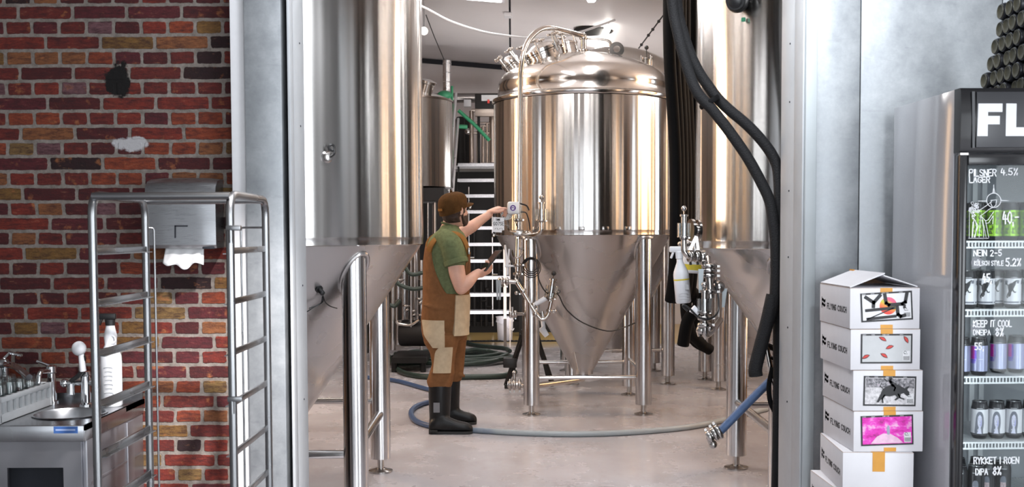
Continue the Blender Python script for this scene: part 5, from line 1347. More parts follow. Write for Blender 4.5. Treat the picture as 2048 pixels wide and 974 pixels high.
def frame(t, ax, az, bx, bz, tilt=0.0, inner='paper'):
    """printed label on the carton's front; returns origin and axes of the picture inside"""
    c, s_ = math.cos(tilt), math.sin(tilt); U = Vector((c, 0, s_)); V = Vector((-s_, 0, c)); O = Vector((ax*BW, -.0014, az*BH)); w = (bx-ax)*BW; h = (bz-az)*BH
    l = MB().prism([(0, 0), (w, 0), (w, h), (0, h)], O, U, V, .0008).build('label', 'ink', t, True)
    e = .006; MB().prism([(e, e), (w-e, e), (w-e, h-e*1.1), (e, h-e*1.1)], O+Vector((0, -.0009, 0)), U, V, .0005).build('label_picture', inner, l, True)
    m = MB(); lettering(m, 'FLYING COUCH', .0035, O+U*w*.42+V*(h-.0052)+Vector((0, -.0009, 0)), U, V, w=.0009)
    for q in (.03, .2, .75): m.prism([(w*q, h-.0045), (w*q+.014, h-.0045), (w*q+.014, h-.0032), (w*q, h-.0032)], O+Vector((0, -.0009, 0)), U, V, .0003)
    m.build('label_small_print', 'paper', l, True)
    m = MB(); bx0 = w-.034
    m2 = MB(); m2.prism([(bx0-.002, .010), (w-.010, .010), (w-.010, .048), (bx0-.002, .048)], O+Vector((0, -.0015, 0)), U, V, .0004); m2.build('barcode_ground', 'paper', l, True)
    x = bx0
    while x < w-.012: m.prism([(x, .012), (x+.0011, .012), (x+.0011, .028), (x, .028)], O+Vector((0, -.002, 0)), U, V, .0003); x += .0024
    m.prism([(bx0+.002, .036), (bx0+.016, .036), (bx0+.016, .0375), (bx0+.002, .0375)], O+Vector((0, -.002, 0)), U, V, .0003)
    ribbon(m, [(bx0+.006+.005*math.cos(q), .042+.005*math.sin(q)) for q in [2*PI*i/10 for i in range(9)]], .0016, O+Vector((0, -.002, 0)), U, V, .0003)
    m.build('barcode', 'ink', l, True)
    return l, O+Vector((0, -.0016, 0)), U, V, w, h
def disc(l, O, U, V, cx, cz, r, mat, name, n=32, sq=1.0, d=.0004):
    MB().prism([(cx+r*math.cos(2*PI*i/n), cz+r*sq*math.sin(2*PI*i/n)) for i in range(n)], O, U, V, d).build(name, mat, l, True)
def art_yuzu(t):
    l, O, U, V, w, h = frame(t, .165, .16, .905, .86, .055)
    disc(l, O, U, V, w*.53, h*.52, h*.30, 'ball', 'printed_ball')
    O2 = O+Vector((0, -.0006, 0)); m = MB(); T = .013
    ribbon(m, [(w*.10, h*.86), (w*.25, h*.66), (w*.38, h*.90)], T, O2, U, V); ribbon(m, [(w*.25, h*.68), (w*.24, h*.52)], T, O2, U, V)
    ribbon(m, [(w*.47, h*.92), (w*.49, h*.62), (w*.54, h*.55), (w*.80, h*.56), (w*.86, h*.62), (w*.90, h*.94)], T, O2, U, V)
    ribbon(m, [(w*.10, h*.40), (w*.64, h*.44)], T*.85, O2, U, V); ribbon(m, [(w*.62, h*.43), (w*.12, h*.10)], .004, O2, U, V); ribbon(m, [(w*.12, h*.10), (w*.66, h*.15)], T*.85, O2, U, V)
    ribbon(m, [(w*.70, h*.46), (w*.71, h*.20), (w*.76, h*.13), (w*.84, h*.16)], T, O2, U, V); ribbon(m, [(w*.84, h*.50), (w*.84, h*.44)], T*.8, O2, U, V)
    m.build('big_lettering', 'ink', l, True)
def art_melon(t):
    l, O, U, V, w, h = frame(t, .145, .16, .885, .88, .0, 'greyp')
    for k, (x, z, a) in enumerate(((.42, .82, -.5), (.87, .80, -1.0), (.56, .54, .35), (.10, .22, .45), (.45, .26, -.55))):
        c, s_ = math.cos(a), math.sin(a); U2 = U*c+V*s_; V2 = V*c-U*s_; o = O+U*(w*x)+V*(h*z); L = .017
        sl = [( -L, 0), (-L*.5, -.004), (0, -.0055), (L*.5, -.004), (L, 0), (L*.6, .006), (0, .0095), (-L*.6, .006)]
        MB().prism(sl, o, U2, V2, .0004).build('melon_slice_print', 'maroon', l, True)
        MB().prism([(q*.78, z_*.62+.001) for q, z_ in sl], o+Vector((0, -.0005, 0)), U2, V2, .0003).build('melon_flesh_print', 'red', l, True)
def art_bull(t):
    l, O, U, V, w, h = frame(t, .145, .13, .90, .86, -.015, 'photo')
    MB().prism([(.008, h*.62), (w-.008, h*.60), (w-.008, h-.009), (.008, h-.009)], O, U, V, .0003).build('stand_print', 'stand', l, True)
    O2 = O+Vector((0, -.0005, 0)); m = MB()
    body = [(.25, .12), (.29, .12), (.35, .25), (.42, .34), (.50, .32), (.60, .37), (.64, .30), (.59, .22), (.62, .19), (.70, .29), (.71, .40), (.76, .44), (.82, .35), (.87, .37), (.87, .47), (.83, .56), (.87, .67), (.84, .67), (.78, .60), (.70, .68), (.60, .74), (.50, .70), (.42, .64), (.36, .56), (.33, .42), (.29, .28)]
    m.prism([(a*w, b*h) for a, b in body], O2, U, V, .0004)
    for pl, q in (([(.40, .36), (.36, .24), (.37, .12)], .006), ([(.66, .40), (.70, .28), (.77, .24)], .005), ([(.37, .58), (.31, .66), (.34, .76)], .0028), ([(.55, .70), (.51, .80), (.50, .86)], .011), ([(.50, .92), (.515, .93)], .011), ([(.51, .84), (.43, .84), (.38, .92)], .004), ([(.53, .74), (.60, .62), (.58, .52)], .006), ([(.54, .80), (.62, .74)], .004)):
        ribbon(m, [(a*w, b*h) for a, b in pl], q, O2, U, V, .0004)
    m.build('bull_print', 'ink', l, True)
def art_pink(t):
    l, O, U, V, w, h = frame(t, .11, .14, .865, .875, .03, 'pink')
    O2 = O+Vector((0, -.0003, 0))
    M.setdefault('palepink', plain('pale_pink_print', (.80, .52, .68), .6, var=.15, scale=40)); M.setdefault('slate', plain('slate_print', (.33, .35, .45), .6))
    MB().prism([(.18*w, .07*h), (.30*w, .30*h), (.42*w, .40*h), (.56*w, .38*h), (.70*w, .24*h), (.80*w, .07*h)], O2, U, V, .0003).build('rock_print', 'palepink', l, True)
    MB().prism([(.50*w, .36*h), (.545*w, .36*h), (.55*w, .50*h), (.54*w, .62*h), (.52*w, .68*h), (.495*w, .60*h), (.49*w, .48*h)], O2+Vector((0, -.0004, 0)), U, V, .0003).build('figure_print', 'slate', l, True)
carton(0, 1699, 'topmost white beer carton with half-open flaps and a label of big black letters', True, art=art_yuzu)
carton(1, 1701, 'white beer carton second from the top, its label strewn with melon slices', art=art_melon)
carton(2, 1707, 'white beer carton third from the top, its label a photo of a bucking bull', art=art_bull)
carton(3, 1709, 'white beer carton fourth from the top with a bright pink cloud label', art=art_pink)
carton(4, 1688, 'white beer carton fifth from the top, turned askew, with no label in view', rz=-.07)
carton(5, 1686, 'white beer carton sixth from the top, only its left edge in view', rz=.02)
for i in (6, 7): carton(i, 1698, 'white beer carton at the foot of the stack, below the picture')
# ------------------------------------------------------------------ trolley, sink, dispenser on the left
Yn, Yf = 3.67, 4.20
xl, xr = P(190, 690, Yn).x, P(464, 690, Yn).x
ztop = P(330, 389, Yn).z
TR = thing('tray_trolley', 'stainless tray rack trolley with ladder sides in front of the brick wall', 'trolley', ((xl+xr)/2, (Yn+Yf)/2, 0))
def bar(name, pts, w, mat='rackm', parent=TR, fil=.05):
    m = MB(); m.tube(fillet(pts, fil), w, 12); return m.build(name, mat, parent)
for x in (xl, xr):
    f = bar('side_frame', [(x, Yn, .14), (x, Yn, ztop), (x, Yf, ztop), (x, Yf, .14)], .0145, fil=.07)
    z = P(190, 503, Yn).z
    k = 0
    while z > .25:
        m = MB(); s_ = 1 if x == xl else -1
        m.box((x+s_*.004, (Yn+Yf)/2, z), (.010, Yf-Yn-.02, .022), None, .002); m.box((x+s_*.016, (Yn+Yf)/2, z-.010), (.026, Yf-Yn-.02, .003)); m.build('tray_runner', 'rackm', TR)
        z -= .1735; k += 1
bar('top_bar', [(xl, Yn+.005, ztop-.005), (xr, Yn+.005, ztop-.005)], .013)
bar('top_bar', [(xl, Yf, ztop-.005), (xr, Yf, ztop-.005)], .013)
bar('bottom_bar', [(xl, Yn, .17), (xr, Yn, .17)], .014); bar('bottom_bar', [(xl, Yf, .17), (xr, Yf, .17)], .014)
for x in (P(311, 600, Yf+.02).x, P(484, 600, Yf+.02).x):
    s_ = xl if x < (xl+xr)/2-.1 else xr
    zt_ = P(311, 456, Yf+.02).z
    bar('tray_stop', [(s_, Yf+.005, zt_), (x, Yf+.02, zt_), (x, Yf+.02, .3)], .0042, fil=.012)
for (px, py) in ((466, 797), (463, 456)):
    m = MB(); q = P(px, py, Yn); m.box(q+Vector((.01, -.01, 0)), (.05, .02, .018), None, .003); m.cyl(q+Vector((.0, -.012, -.05)), q+Vector((.0, -.012, .0)), .008, n=10); m.build('latch', 'rackm', TR)
for x in (xl, xr):
    for y in (Yn, Yf):
        m = MB(); m.cyl((x-.013, y, .062), (x+.013, y, .062), .061, n=28); w = m.build('wheel', 'rubber', TR); m = MB(); m.box((x-.021, y, .08), (.005, .04, .09)).box((x+.021, y, .08), (.005, .04, .09)).box((x, y, .132), (.047, .05, .012)); m.build('wheel_fork', 'rackm', w)
# paper towel dispenser on the wall
M['disp'] = steel('brushed_dispenser_steel', (.40, .41, .43), .34, streak=.3)
x0, x1 = P(289, 420, 4.70).x, P(430, 420, 4.70).x; z0, z1 = P(300, 497, 4.70).z, P(300, 354, 4.70).z
DS = thing('towel_dispenser', 'brushed steel paper towel dispenser with a rounded lid fixed to the brick wall', 'dispenser', ((x0+x1)/2, 4.84, z0))
prof = [(4.838, z0), (4.715, z0), (4.700, z0+.015), (4.698, z1-.075), (4.705, z1-.04), (4.735, z1-.012), (4.79, z1), (4.838, z1)]
m = MB(); n = 7; secs = []
for i in range(n+1):
    u = i/n; bow = 1-.06*(2*u-1)**4
    secs.append([Vector((x0+(x1-x0)*u, 4.838-(4.838-y)*bow, z0+(z-z0)*(1-.02*(2*u-1)**4))) for y, z in prof])
m.loft(secs); m.build('casing', 'disp', DS)
m = MB(); m.box2((x0+.006, 4.699, z1-.072), (x1-.006, 4.696, z1-.069)); m.build('lid_joint', 'gap', DS)
m = MB(); a = P(350, 475, 4.695); b = P(350, 452, 4.695); c = P(374, 452, 4.695); ribbon(m, [(a.x, a.z), (b.x, b.z), (c.x, c.z)], .006, (0, 4.697, 0), (1, 0, 0), (0, 0, 1), .001); m.build('level_slot', 'gap', DS)
m = MB(); q = P(416, 498, 4.71); m.box(q+Vector((-.0, .02, .006)), (.05, .04, .012), None, .003); m.build('lock', 'gap', DS)
M['tissue'] = plain('white_paper_towel', (.85, .85, .86), .9, var=.02, bump=.1)
tl, trr = P(330, 500, 4.74).x, P(406, 500, 4.74).x; zt = z0+.01; zb = P(330, 531, 4.74).z
secs = []
for j in range(7):
    u = j/6; row = []
    for i in range(25):
        v = i/24; x = (tl-.0*u)+(trr-tl)*v+(v-.5)*.0*u+(v-.5)*(.012*u)
        row.append(Vector((x, 4.755-.035*u+.007*math.sin(v*19+u*2)*u, zt+(zb-zt)*u*(1+.10*math.sin(v*14)*u-.12*math.cos(v*6.3)*u))))
    secs.append(row)
vs = [p for r in secs for p in r]; fs = [(j*25+i, j*25+i+1, (j+1)*25+i+1, (j+1)*25+i) for j in range(6) for i in range(24)]
o = MB().add(vs, fs).build('paper_towel', 'tissue'); tag(o, 'white folded paper towel hanging out of the dispenser on the brick wall', 'paper towel')
sm_ = o.modifiers.new('thick', 'SOLIDIFY'); sm_.thickness = .002
# sink unit
M['sinktop'] = steel('worktop_stainless', (.42, .43, .45), .26, spots=.2); M['sinkside'] = steel('panel_stainless', (.36, .36, .385), .48, spots=.2)
q = P(168, 851, 4.16); xs, zs_ = q.x, q.z
SK = thing('sink_unit', 'stainless steel sink unit with a round basin in the corner below the brick wall', 'sink', (xs-.6, 4.5, 0))
xe_ = -2.95; bc = F(140, 828, zs_); br_ = .135
m = MB(); n = 40; inn = []; out = []
hx0, hx1, hy0, hy1 = bc.x-.17, bc.x+.17, bc.y-.17, bc.y+.17
for i in range(n):
    a = 2*PI*i/n; ca, sa = math.cos(a), math.sin(a); k = .17/max(abs(ca), abs(sa)); inn.append((bc.x+br_*ca, bc.y+br_*sa)); out.append((bc.x+k*ca, bc.y+k*sa))
for z in (zs_, zs_-.02):
    m.add([(x, y, z) for x, y in inn]+[(x, y, z) for x, y in out], [(i, (i+1) % n, n+(i+1) % n, n+i) for i in range(n)])
m.box2((xe_, 4.16, zs_-.02), (hx0, 4.835, zs_)).box2((hx1, 4.16, zs_-.02), (xs, 4.835, zs_)).box2((hx0, 4.16, zs_-.02), (hx1, hy0, zs_)).box2((hx0, hy1, zs_-.02), (hx1, 4.835, zs_))
m.box2((xe_, 4.155, zs_-.062), (xs, 4.165, zs_), .002).box2((xs-.008, 4.16, zs_-.062), (xs+.002, 4.835, zs_), .002).box2((xe_, 4.825, zs_), (xs, 4.838, zs_+.03))
wt = m.build('worktop', 'sinktop', SK)
m = MB(); m.lathe([(br_+.012, .004), (br_+.004, .005), (br_-.002, -.004), (br_-.012, -.10), (br_-.05, -.135), (.03, -.14), (.001, -.142)], (bc.x, bc.y, zs_), n=40, cap=False); bs = m.build('basin', 'sinktop', SK)
MB().lathe([(.028, 0), (.028, .004), (.001, .002)], (bc.x, bc.y, zs_-.141), n=20).build('drain', 'fit', bs)
m = MB(); m.box2((xs-.02, 4.19, .10), (xs-.002, 4.83, zs_-.063), .002); m.box2((xs-.001, 4.21, zs_-.24), (xs+.0015, 4.80, zs_-.232)); m.box2((xs-.002, 4.62, .1), (xs+.004, 4.70, zs_-.07), .002); m.build('side_panel', 'sinkside', SK)
m = MB(); z_ = P(60, 935, 4.18).z
xo0, xo1 = P(16, 950, 4.18).x, P(128, 950, 4.18).x
m.box2((xe_, 4.175, z_), (xs-.02, 4.19, zs_-.063)).box2((xo1, 4.175, .1), (xs-.02, 4.19, z_)).box2((xe_, 4.175, .1), (xo0, 4.19, z_)).box2((xo0, 4.175, .1), (xo1, 4.19, .2)); m.build('front_panel', 'sinkside', SK)
MB().box2((xo0-.20, 4.30, .1), (xo1+.004, 4.31, z_+.004)).build('recess', 'gap', SK)
m = MB()
for x in (xs-.03, xe_+.03):
    for y in (4.2, 4.8): MB().cyl((x, y, 0), (x, y, .11), .02, n=14).build('leg', 'fit', SK)
M['bluel'] = plain('blue_label', (.05, .13, .38), .4, var=.05); M['paleblue'] = plain('pale_blue_print', (.35, .45, .70), .4)
a = P(107, 867, 4.152); b = P(155, 853, 4.152); m = MB(); m.box2((a.x, 4.1535, a.z), (b.x, 4.155, b.z)); lb = m.build('maker_label', 'bluel', wt)
m = MB(); ribbon(m, [(a.x+.01, (a.z+b.z)/2), (b.x-.012, (a.z+b.z)/2)], .006, (0, 4.1533, 0), (1, 0, 0), (0, 0, 1), .0004); m.build('label_rule', 'paleblue', lb)
# taps
M['chrome'] = steel('chrome', (.72, .73, .75), .08)
def at_top(px, py): return F(px, py, zs_)
w = P(8, 770, 4.76); base = Vector((w.x, 4.76, zs_))
tp_ = thing('mixer_tap', 'chrome lever tap with a long spout above the crate of glasses', 'tap', tuple(base))
m = MB(); z = P(8, 728, 4.76).z; m.lathe([(.03, 0), (.03, .006), (.022, .01), (.022, z-zs_)], base, n=20); m.sphere((base.x, base.y, z), .027, 8); m.build('tap_body', 'chrome', tp_)
m = MB(); m.tube(smooth_path([Vector((base.x, base.y, z)), P(30, 733, 4.52), P(58, 755, 4.42)], 5), .014, 12); m.build('spout', 'chrome', tp_)
m = MB(); m.tube([Vector((base.x, base.y, z+.02)), Vector((base.x+.03, base.y, z+.05)), Vector((base.x+.09, base.y-.02, z+.04))], .007, 8); m.build('lever', 'chrome', tp_)
w = P(104, 780, 4.75); base = Vector((w.x, 4.75, zs_))
tp_ = thing('mixer_tap', 'short chrome tap standing at the wall left of the hand spray', 'tap', tuple(base))
z = P(100, 740, 4.70).z; m = MB(); m.lathe([(.026, 0), (.026, .006), (.019, .01), (.019, z-zs_-.02), (.024, z-zs_-.015), (.024, z-zs_+.01), (.012, z-zs_+.016)], base, n=20); m.build('tap_body', 'chrome', tp_)
m = MB(); m.tube(fillet([Vector((base.x, base.y, z-.01)), Vector((base.x-.01, base.y-.10, z+.0)), Vector((base.x-.01, base.y-.11, z-.05))], .03), .011, 10); m.build('spout', 'chrome', tp_)
m = MB(); m.tube([Vector((base.x, base.y, z+.01)), Vector((base.x-.06, base.y-.01, z+.035))], .006, 8); m.build('lever', 'chrome', tp_)
w = P(172, 800, 4.66); base = Vector((w.x, 4.66, zs_))
tp_ = thing('hand_spray', 'white headed hand spray standing in its chrome mixer beside the basin', 'hand spray', tuple(base))
z = P(172, 752, 4.66).z; m = MB(); m.lathe([(.028, 0), (.028, .006), (.021, .012), (.021, z-zs_), (.025, z-zs_+.004), (.018, z-zs_+.02)], base, n=20); m.cyl(base+Vector((-.09, 0, z-zs_-.03)), base+Vector((.03, 0, z-zs_-.03)), .013, n=14); m.sphere(base+Vector((-.09, 0, z-zs_-.03)), .02, 8); m.cyl(base+Vector((-.055, -.02, z-zs_-.03)), base+Vector((-.055, -.02, .05)), .016, n=14); m.build('mixer_body', 'chrome', tp_)
hd_ = P(158, 697, 4.62); m = MB(); m.tube(smooth_path([base+Vector((-.055, -.02, z-zs_-.02)), P(162, 745, 4.63), P(166, 720, 4.63), P(160, 702, 4.62)], 5), [.010]*10+[.013]*6, 12); m.build('handle', 'black', tp_)
MB().sphere(hd_, .030, 10, (1, 1, 1.05)).build('spray_head', 'white', tp_)
MB().cyl(hd_+Vector((.008, 0, -.02)), P(166, 742, 4.63), .012, .014, n=12).build('spray_neck', 'white', tp_)
# trigger bottle on the worktop
bb = at_top(222, 803); bb.y = 4.64; bb.x = P(222, 720, 4.64).x
BT = thing('spray_bottle', 'white spray bottle with a black head on the sink unit by the trolley', 'bottle', (bb.x, bb.y, zs_))
hB = P(222, 645, 4.64).z-zs_; r = .044
MB().lathe([(r*.9, 0), (r, .006), (r, hB*.52), (r*.97, hB*.60), (r*.55, hB*.74), (r*.62, hB*.84), (r*.42, hB*.95), (r*.40, hB)], (bb.x, bb.y, zs_), n=32).build('bottle_body', 'white', BT)
m = MB(); z = zs_+hB; m.lathe([(.020, -.012), (.021, .012), (.016, .014)], (bb.x, bb.y, z), n=20); m.box((bb.x-.012, bb.y, z+.026), (.075, .022, .026), None, .006); m.box((bb.x-.040, bb.y, z+.005), (.010, .016, .035), Matrix.Rotation(.35, 3, 'Y'), .003); m.build('trigger_head', 'black', BT)
m = MB()
for k in range(7): m.box((bb.x+.006, bb.y-r-.0004, zs_+hB*(.18+.05*k)), (.03 if k % 2 else .04, .002, .0035))
m.build('bottle_print', 'greyp', BT)
m = MB(); m.torus((bb.x+.012, bb.y-.020, zs_+hB*.80), .016, .0045, (0, 1, 0), 20, 8); m.build('finger_ring', 'white', BT)
# crate of glasses on the worktop
M['crate'] = plain('grey_plastic_crate', (.52, .54, .56), .45, var=.05)
cx1, cy0, cy1, ch = P(101, 806, 4.67).x, 4.19, 4.66, .10; cx0 = cx1-.5
CRT = thing('glass_crate', 'light grey plastic dishwasher crate holding glasses at the left picture edge', 'crate', ((cx0+cx1)/2, (cy0+cy1)/2, zs_))
m = MB(); zc = zs_+.002
def wall_bars(ax, y0, y1, x):
    n = 9
    for k in range(n+1):
        y = y0+(y1-y0)*k/n
        if ax == 'y': m.box2((x-.006, y-.012, zc), (x+.006, y+.012, zc+ch))
        else: m.box2((y-.012, x-.006, zc), (y+.012, x+.006, zc+ch))
    for za_, zb2 in ((zc, zc+.034), (zc+ch-.022, zc+ch)):
        if ax == 'y': m.box2((x-.008, y0-.012, za_), (x+.008, y1+.012, zb2), .002)
        else: m.box2((y0-.012, x-.008, za_), (y1+.012, x+.008, zb2), .002)
wall_bars('y', cy0, cy1, cx1); wall_bars('y', cy0, cy1, cx0); wall_bars('x', cx0, cx1, cy0); wall_bars('x', cx0, cx1, cy1)
for k in range(11): m.box2((cx0, cy0+.05*k-.002, zc), (cx1, cy0+.05*k+.002, zc+.006))
m.build('crate_body', 'crate', CRT)
gp_ = None; M['drink'] = clear('drinking_glass', (.95, .97, .97), .01, .85)
for i in range(3):
    for j in range(5):
        x, y = cx1-.06-.085*i, cy0+.055+.088*j
        if gp_ is None:
            gp_ = MB().lathe([(.036, 0), (.034, .06), (.029, .13), (.027, .135), (.001, .136), (.001, .130), (.025, .128), (.033, .0)], n=24, cap=False).build('drinking_glass', 'drink'); g_ = gp_
        else: g_ = gp_.copy(); COL.objects.link(g_)
        g_.location = (x, y, zc+.006); tag(g_, f'upturned glass in the grey crate, {ORD[j]} from the front in the {["right hand", "middle", "left hand"][i]} row', 'glass', 'glasses in the grey crate')
# ------------------------------------------------------------------ far end of the hall
M['alu'] = steel('pale_aluminium', (.74, .74, .76), .32); M['darksteel'] = plain('dark_steel', (.012, .011, .011), .6, 0.0, spec=.3); M['brownsteel'] = steel('brown_reflecting_steel', (.42, .36, .32), .35)
M['greenp'] = plain('green_painted_tube', (.02, .20, .09), .45); M['tread'] = plain('galvanised_tread', (.50, .50, .52), .5, .5, var=.15, scale=60)
M['hosed'] = plain('dark_green_hose', (.022, .040, .032), .45, var=.2); M['bucketw'] = plain('white_bucket_plastic', (.82, .80, .84), .35, var=.02)
ST = thing('staircase', 'steep open metal stairs at the far end of the hall with pale treads', 'stairs', (-.4, 14.8, 0))
rows = (328, 355, 385, 415, 448, 487, 520, 555, 590, 623); xsl, xsr = -.755, -.03
tz0, tz1 = P(917, 328, 15.3).z, P(917, 623, 14.25).z
for k in range(10):
    u = k/9; y = 15.3-1.05*u; z = tz0+(tz1-tz0)*u
    m = MB(); m.box((( xsl+xsr)/2, y+.12, z), (xsr-xsl, .24, .012)); m.box(((xsl+xsr)/2, y, z-.012), (xsr-xsl, .012, .045), None, .003); m.box(((xsl+xsr)/2, y+.24, z-.01), (xsr-xsl, .01, .035)); m.build('tread', 'tread', ST)
for x in (xsl, xsr):
    m = MB(); m.prism([(14.08, 0), (14.26, 0), (15.60, tz0-.06), (15.60, tz0+.03), (15.40, tz0+.03)], (x-.004, 0, 0), (0, 1, 0), (0, 0, 1), .014); m.build('stringer', 'darksteel' if x == xsl else 'brownsteel', ST)
for dx, yt in ((0, 187), (9, 238)):
    a, b = P(912+dx*.5, yt, 15.4), P(895+dx, 400, 13.9); d = b-a
    m = MB(); m.tube([a, a+d*.5, a+d*1.2], .021, 10); m.build('handrail', 'alu', ST)
m = MB(); m.box2((P(1007, 600, 14.2).x, 14.2, 0), (P(1013, 600, 14.2).x, 14.24, P(1010, 440, 14.2).z)); m.build('post', 'brownsteel', ST)
PL = thing('platform', 'raised dark steel brewing platform behind the stairs', 'platform', (-.4, 16.6, 0))
m = MB(); m.box2((-2.3, 15.62, tz0-.05), (1.4, 17.5, tz0), .004); m.build('deck', 'tread', PL)
m = MB(); m.box2((-2.3, 16.35, .16), (1.4, 16.40, tz0-.05)); m.build('dark_backing', 'darksteel', PL)  # black sheet standing in for the shade under the deck
for x in (-2.2, -1.2, .1, 1.3): MB().box2((x, 15.6, 0), (x+.09, 15.69, tz0-.05)).build('leg', 'darksteel', PL)
m = MB(); m.box2((-2.3, 16.2, 0), (1.4, 16.34, .16)); m.build('plinth', 'darksteel', PL)
random.seed(11)
for k in range(9):
    x = -.72+.085*k+random.uniform(-.02, .02); m = MB(); z = random.uniform(.5, 2.1); m.cyl((x, 16.15, .1), (x, 16.15, z+.3), random.choice((.012, .02, .03))); m.sphere((x+.02, 16.1, z), .035, 6); m.cyl((x, 16.1, z*.6), (x+.08, 16.1, z*.6), .015, n=8); m.build('pipe', 'leg' if k % 4 == 1 else 'darksteel', PL)
# railing and pipework on the platform
Yp = 15.9
def rail(name, label, pts, r, mat, grp=None, fil=.06):
    o = MB().tube(fillet([P(*q) for q in pts], fil), r, 10).build(name, mat); tag(o, label, 'pipe', grp); return o
RL = thing('pipe_manifold', 'brown reflecting steel pipe manifold standing on the platform above the stairs', 'pipes', tuple(P(960, 325, Yp)))
for px, t_, r in ((943, 222, .034), (955, 262, .014), (966, 252, .022), (974, 246, .022), (985, 222, .05)):
    m = MB(); m.cyl(P(px, 325, Yp), P(px, t_, Yp), r, n=12); m.build('standpipe', 'brownsteel', RL)
for a, b, y in ((943, 985, 221), (943, 992, 246), (955, 975, 252), (936, 992, 266)):
    m = MB(); m.cyl(P(a, y, Yp), P(b, y, Yp), .024 if y < 230 else .016, n=10); m.build('crosspipe', 'brownsteel', RL)
m = MB(); m.sphere(P(936, 263, Yp-.1), .05, 8); m.build('valve_body', 'fit', RL); m = MB(); m.box2((P(943, 326, Yp).x, Yp-.1, tz0), (P(982, 326, Yp).x, Yp+.05, tz0+.02)); m.build('base_plate', 'alu', RL)
for px in (921, 929):
    o = MB().lathe([(.07, 0), (.07, .7), (.05, .74), (.001, .75)], (P(px, 325, 16.1).x, 16.1+(px-921)*.02, tz0), n=18).build('gas_cylinder', 'darksteel'); tag(o, 'dark upright cylinder on the platform, %s green bar' % ('left end of the' if px == 921 else 'right of another under the'), 'cylinder', 'dark cylinders on the platform')
rail('green_bar', 'green tube slanting down in front of the pipework above the stairs', [(917, 221, 15.5), (950, 250, 15.5), (979, 281, 15.5)], .026, 'greenp')
rail('green_post', 'upright green tube beside the handrail at the top of the stairs', [(904, 172, 15.2), (904, 262, 15.2), (904, 330, 15.2)], .018, 'greenp')
rail('green_bar', 'short level green tube at the top of the stairs', [(914, 253, 15.5), (924, 253, 15.5), (935, 254, 15.5)], .030, 'greenp')
o = MB().cyl(P(850, 196, 17.0), P(1010, 196, 17.0), .075, n=14).build('wall_duct', 'fit'); tag(o, 'level grey duct along the back wall behind the control panel', 'duct')
o = MB().box(P(935, 207, 16.6), (.11, .1, .11), None, .01).build('wall_lamp', 'white'); tag(o, 'small white lamp box under the level grey duct', 'lamp')
m = MB(); a, b = P(894, 190, 16.0), P(894, 121, 16.0); m.lathe([(.062, 0), (.062, (b-a).length)], a, b-a, 20)
for k in range(4): m.lathe([(.062, -.008), (.068, 0), (.062, .008)], a.lerp(b, .1+.27*k), (0, 0, 1), 20)
tag(m.build('flue_pipe', 'alu'), 'silver flue pipe rising to the ceiling behind the kettle', 'flue')
o = MB().sphere(P(889, 190, 15.0), .085, 10, (1.2, 1, .7)).build('green_valve', 'greenp'); tag(o, 'green valve head beside the foot of the silver flue pipe', 'valve')
CPn = thing('control_panel', 'grey control panel with a pale screen on the wall above the stairs', 'control panel', tuple(P(982, 216, 15.6)))
a, b = P(950, 217, 15.6), P(1012, 187, 15.6); m = MB(); m.box2((a.x, 15.6, a.z), (b.x, 15.8, b.z), .01); m.build('cabinet', 'darksteel', CPn)
a, b = P(963, 202, 15.6), P(1003, 190, 15.6); MB().box2((a.x, 15.585, a.z), (b.x, 15.598, b.z)).build('screen', 'greyp', CPn)
m = MB(); m.box(P(977, 203, 15.58), (.03, .02, .05)); m.build('red_switch', 'red', CPn)
a, b = P(950, 232, 15.62), P(1005, 217, 15.62); MB().box2((a.x, 15.62, a.z), (b.x, 15.75, b.z), .005).build('lower_tray', 'brownsteel', CPn)
m = MB(); m.cyl((a.x+.05, 15.7, tz0), (a.x+.05, 15.7, a.z), .02); m.build('stand', 'darksteel', CPn)
# brew kettle behind the left fermenter
KX, KY, KR = P(800, 300, 13).x, 13.0, .63; kz0, kz1 = P(850, 372, 12.5).z, P(880, 197, 12.6).z
KT = thing('brew_kettle', 'raised stainless brew kettle with a conical lid, half behind the left fermenter', 'kettle', (KX, KY, 0))
MB().lathe([(KR*.9, kz0-.02), (KR, kz0), (KR, kz1)], (KX, KY, 0), n=64).build('body', 'tank', KT)
MB().lathe([(KR+.008, kz1), (KR+.008, kz1+.02), (.18, kz1+.20), (.17, kz1+.26), (.001, kz1+.28)], (KX, KY, 0), n=64, cap=False).build('lid', 'dome', KT)
wq = P(853, 177, 12.7); m = MB(); m.lathe([(.08, -.08), (.08, .05), (.10, .06), (.10, .09), (.02, .11)], wq, (.3, -.2, 1), 20); m.build('hatch', 'fit', KT)
MB().box2((KX-.55, KY-.5, kz0-.17), (KX+.55, KY+.5, kz0-.02)).build('stand_frame', 'darksteel', KT)
for dx in (-.5, .5):
    for dy in (-.45, .45): MB().box2((KX+dx-.04, KY+dy-.04, 0), (KX+dx+.04, KY+dy+.04, kz0-.17)).build('leg', 'darksteel', KT)
for px, r in ((856, .012), (872, .045), (886, .02)): MB().cyl(P(px, 405, 12.7), P(px, 640, 12.7), r).build('downpipe', 'leg', KT)
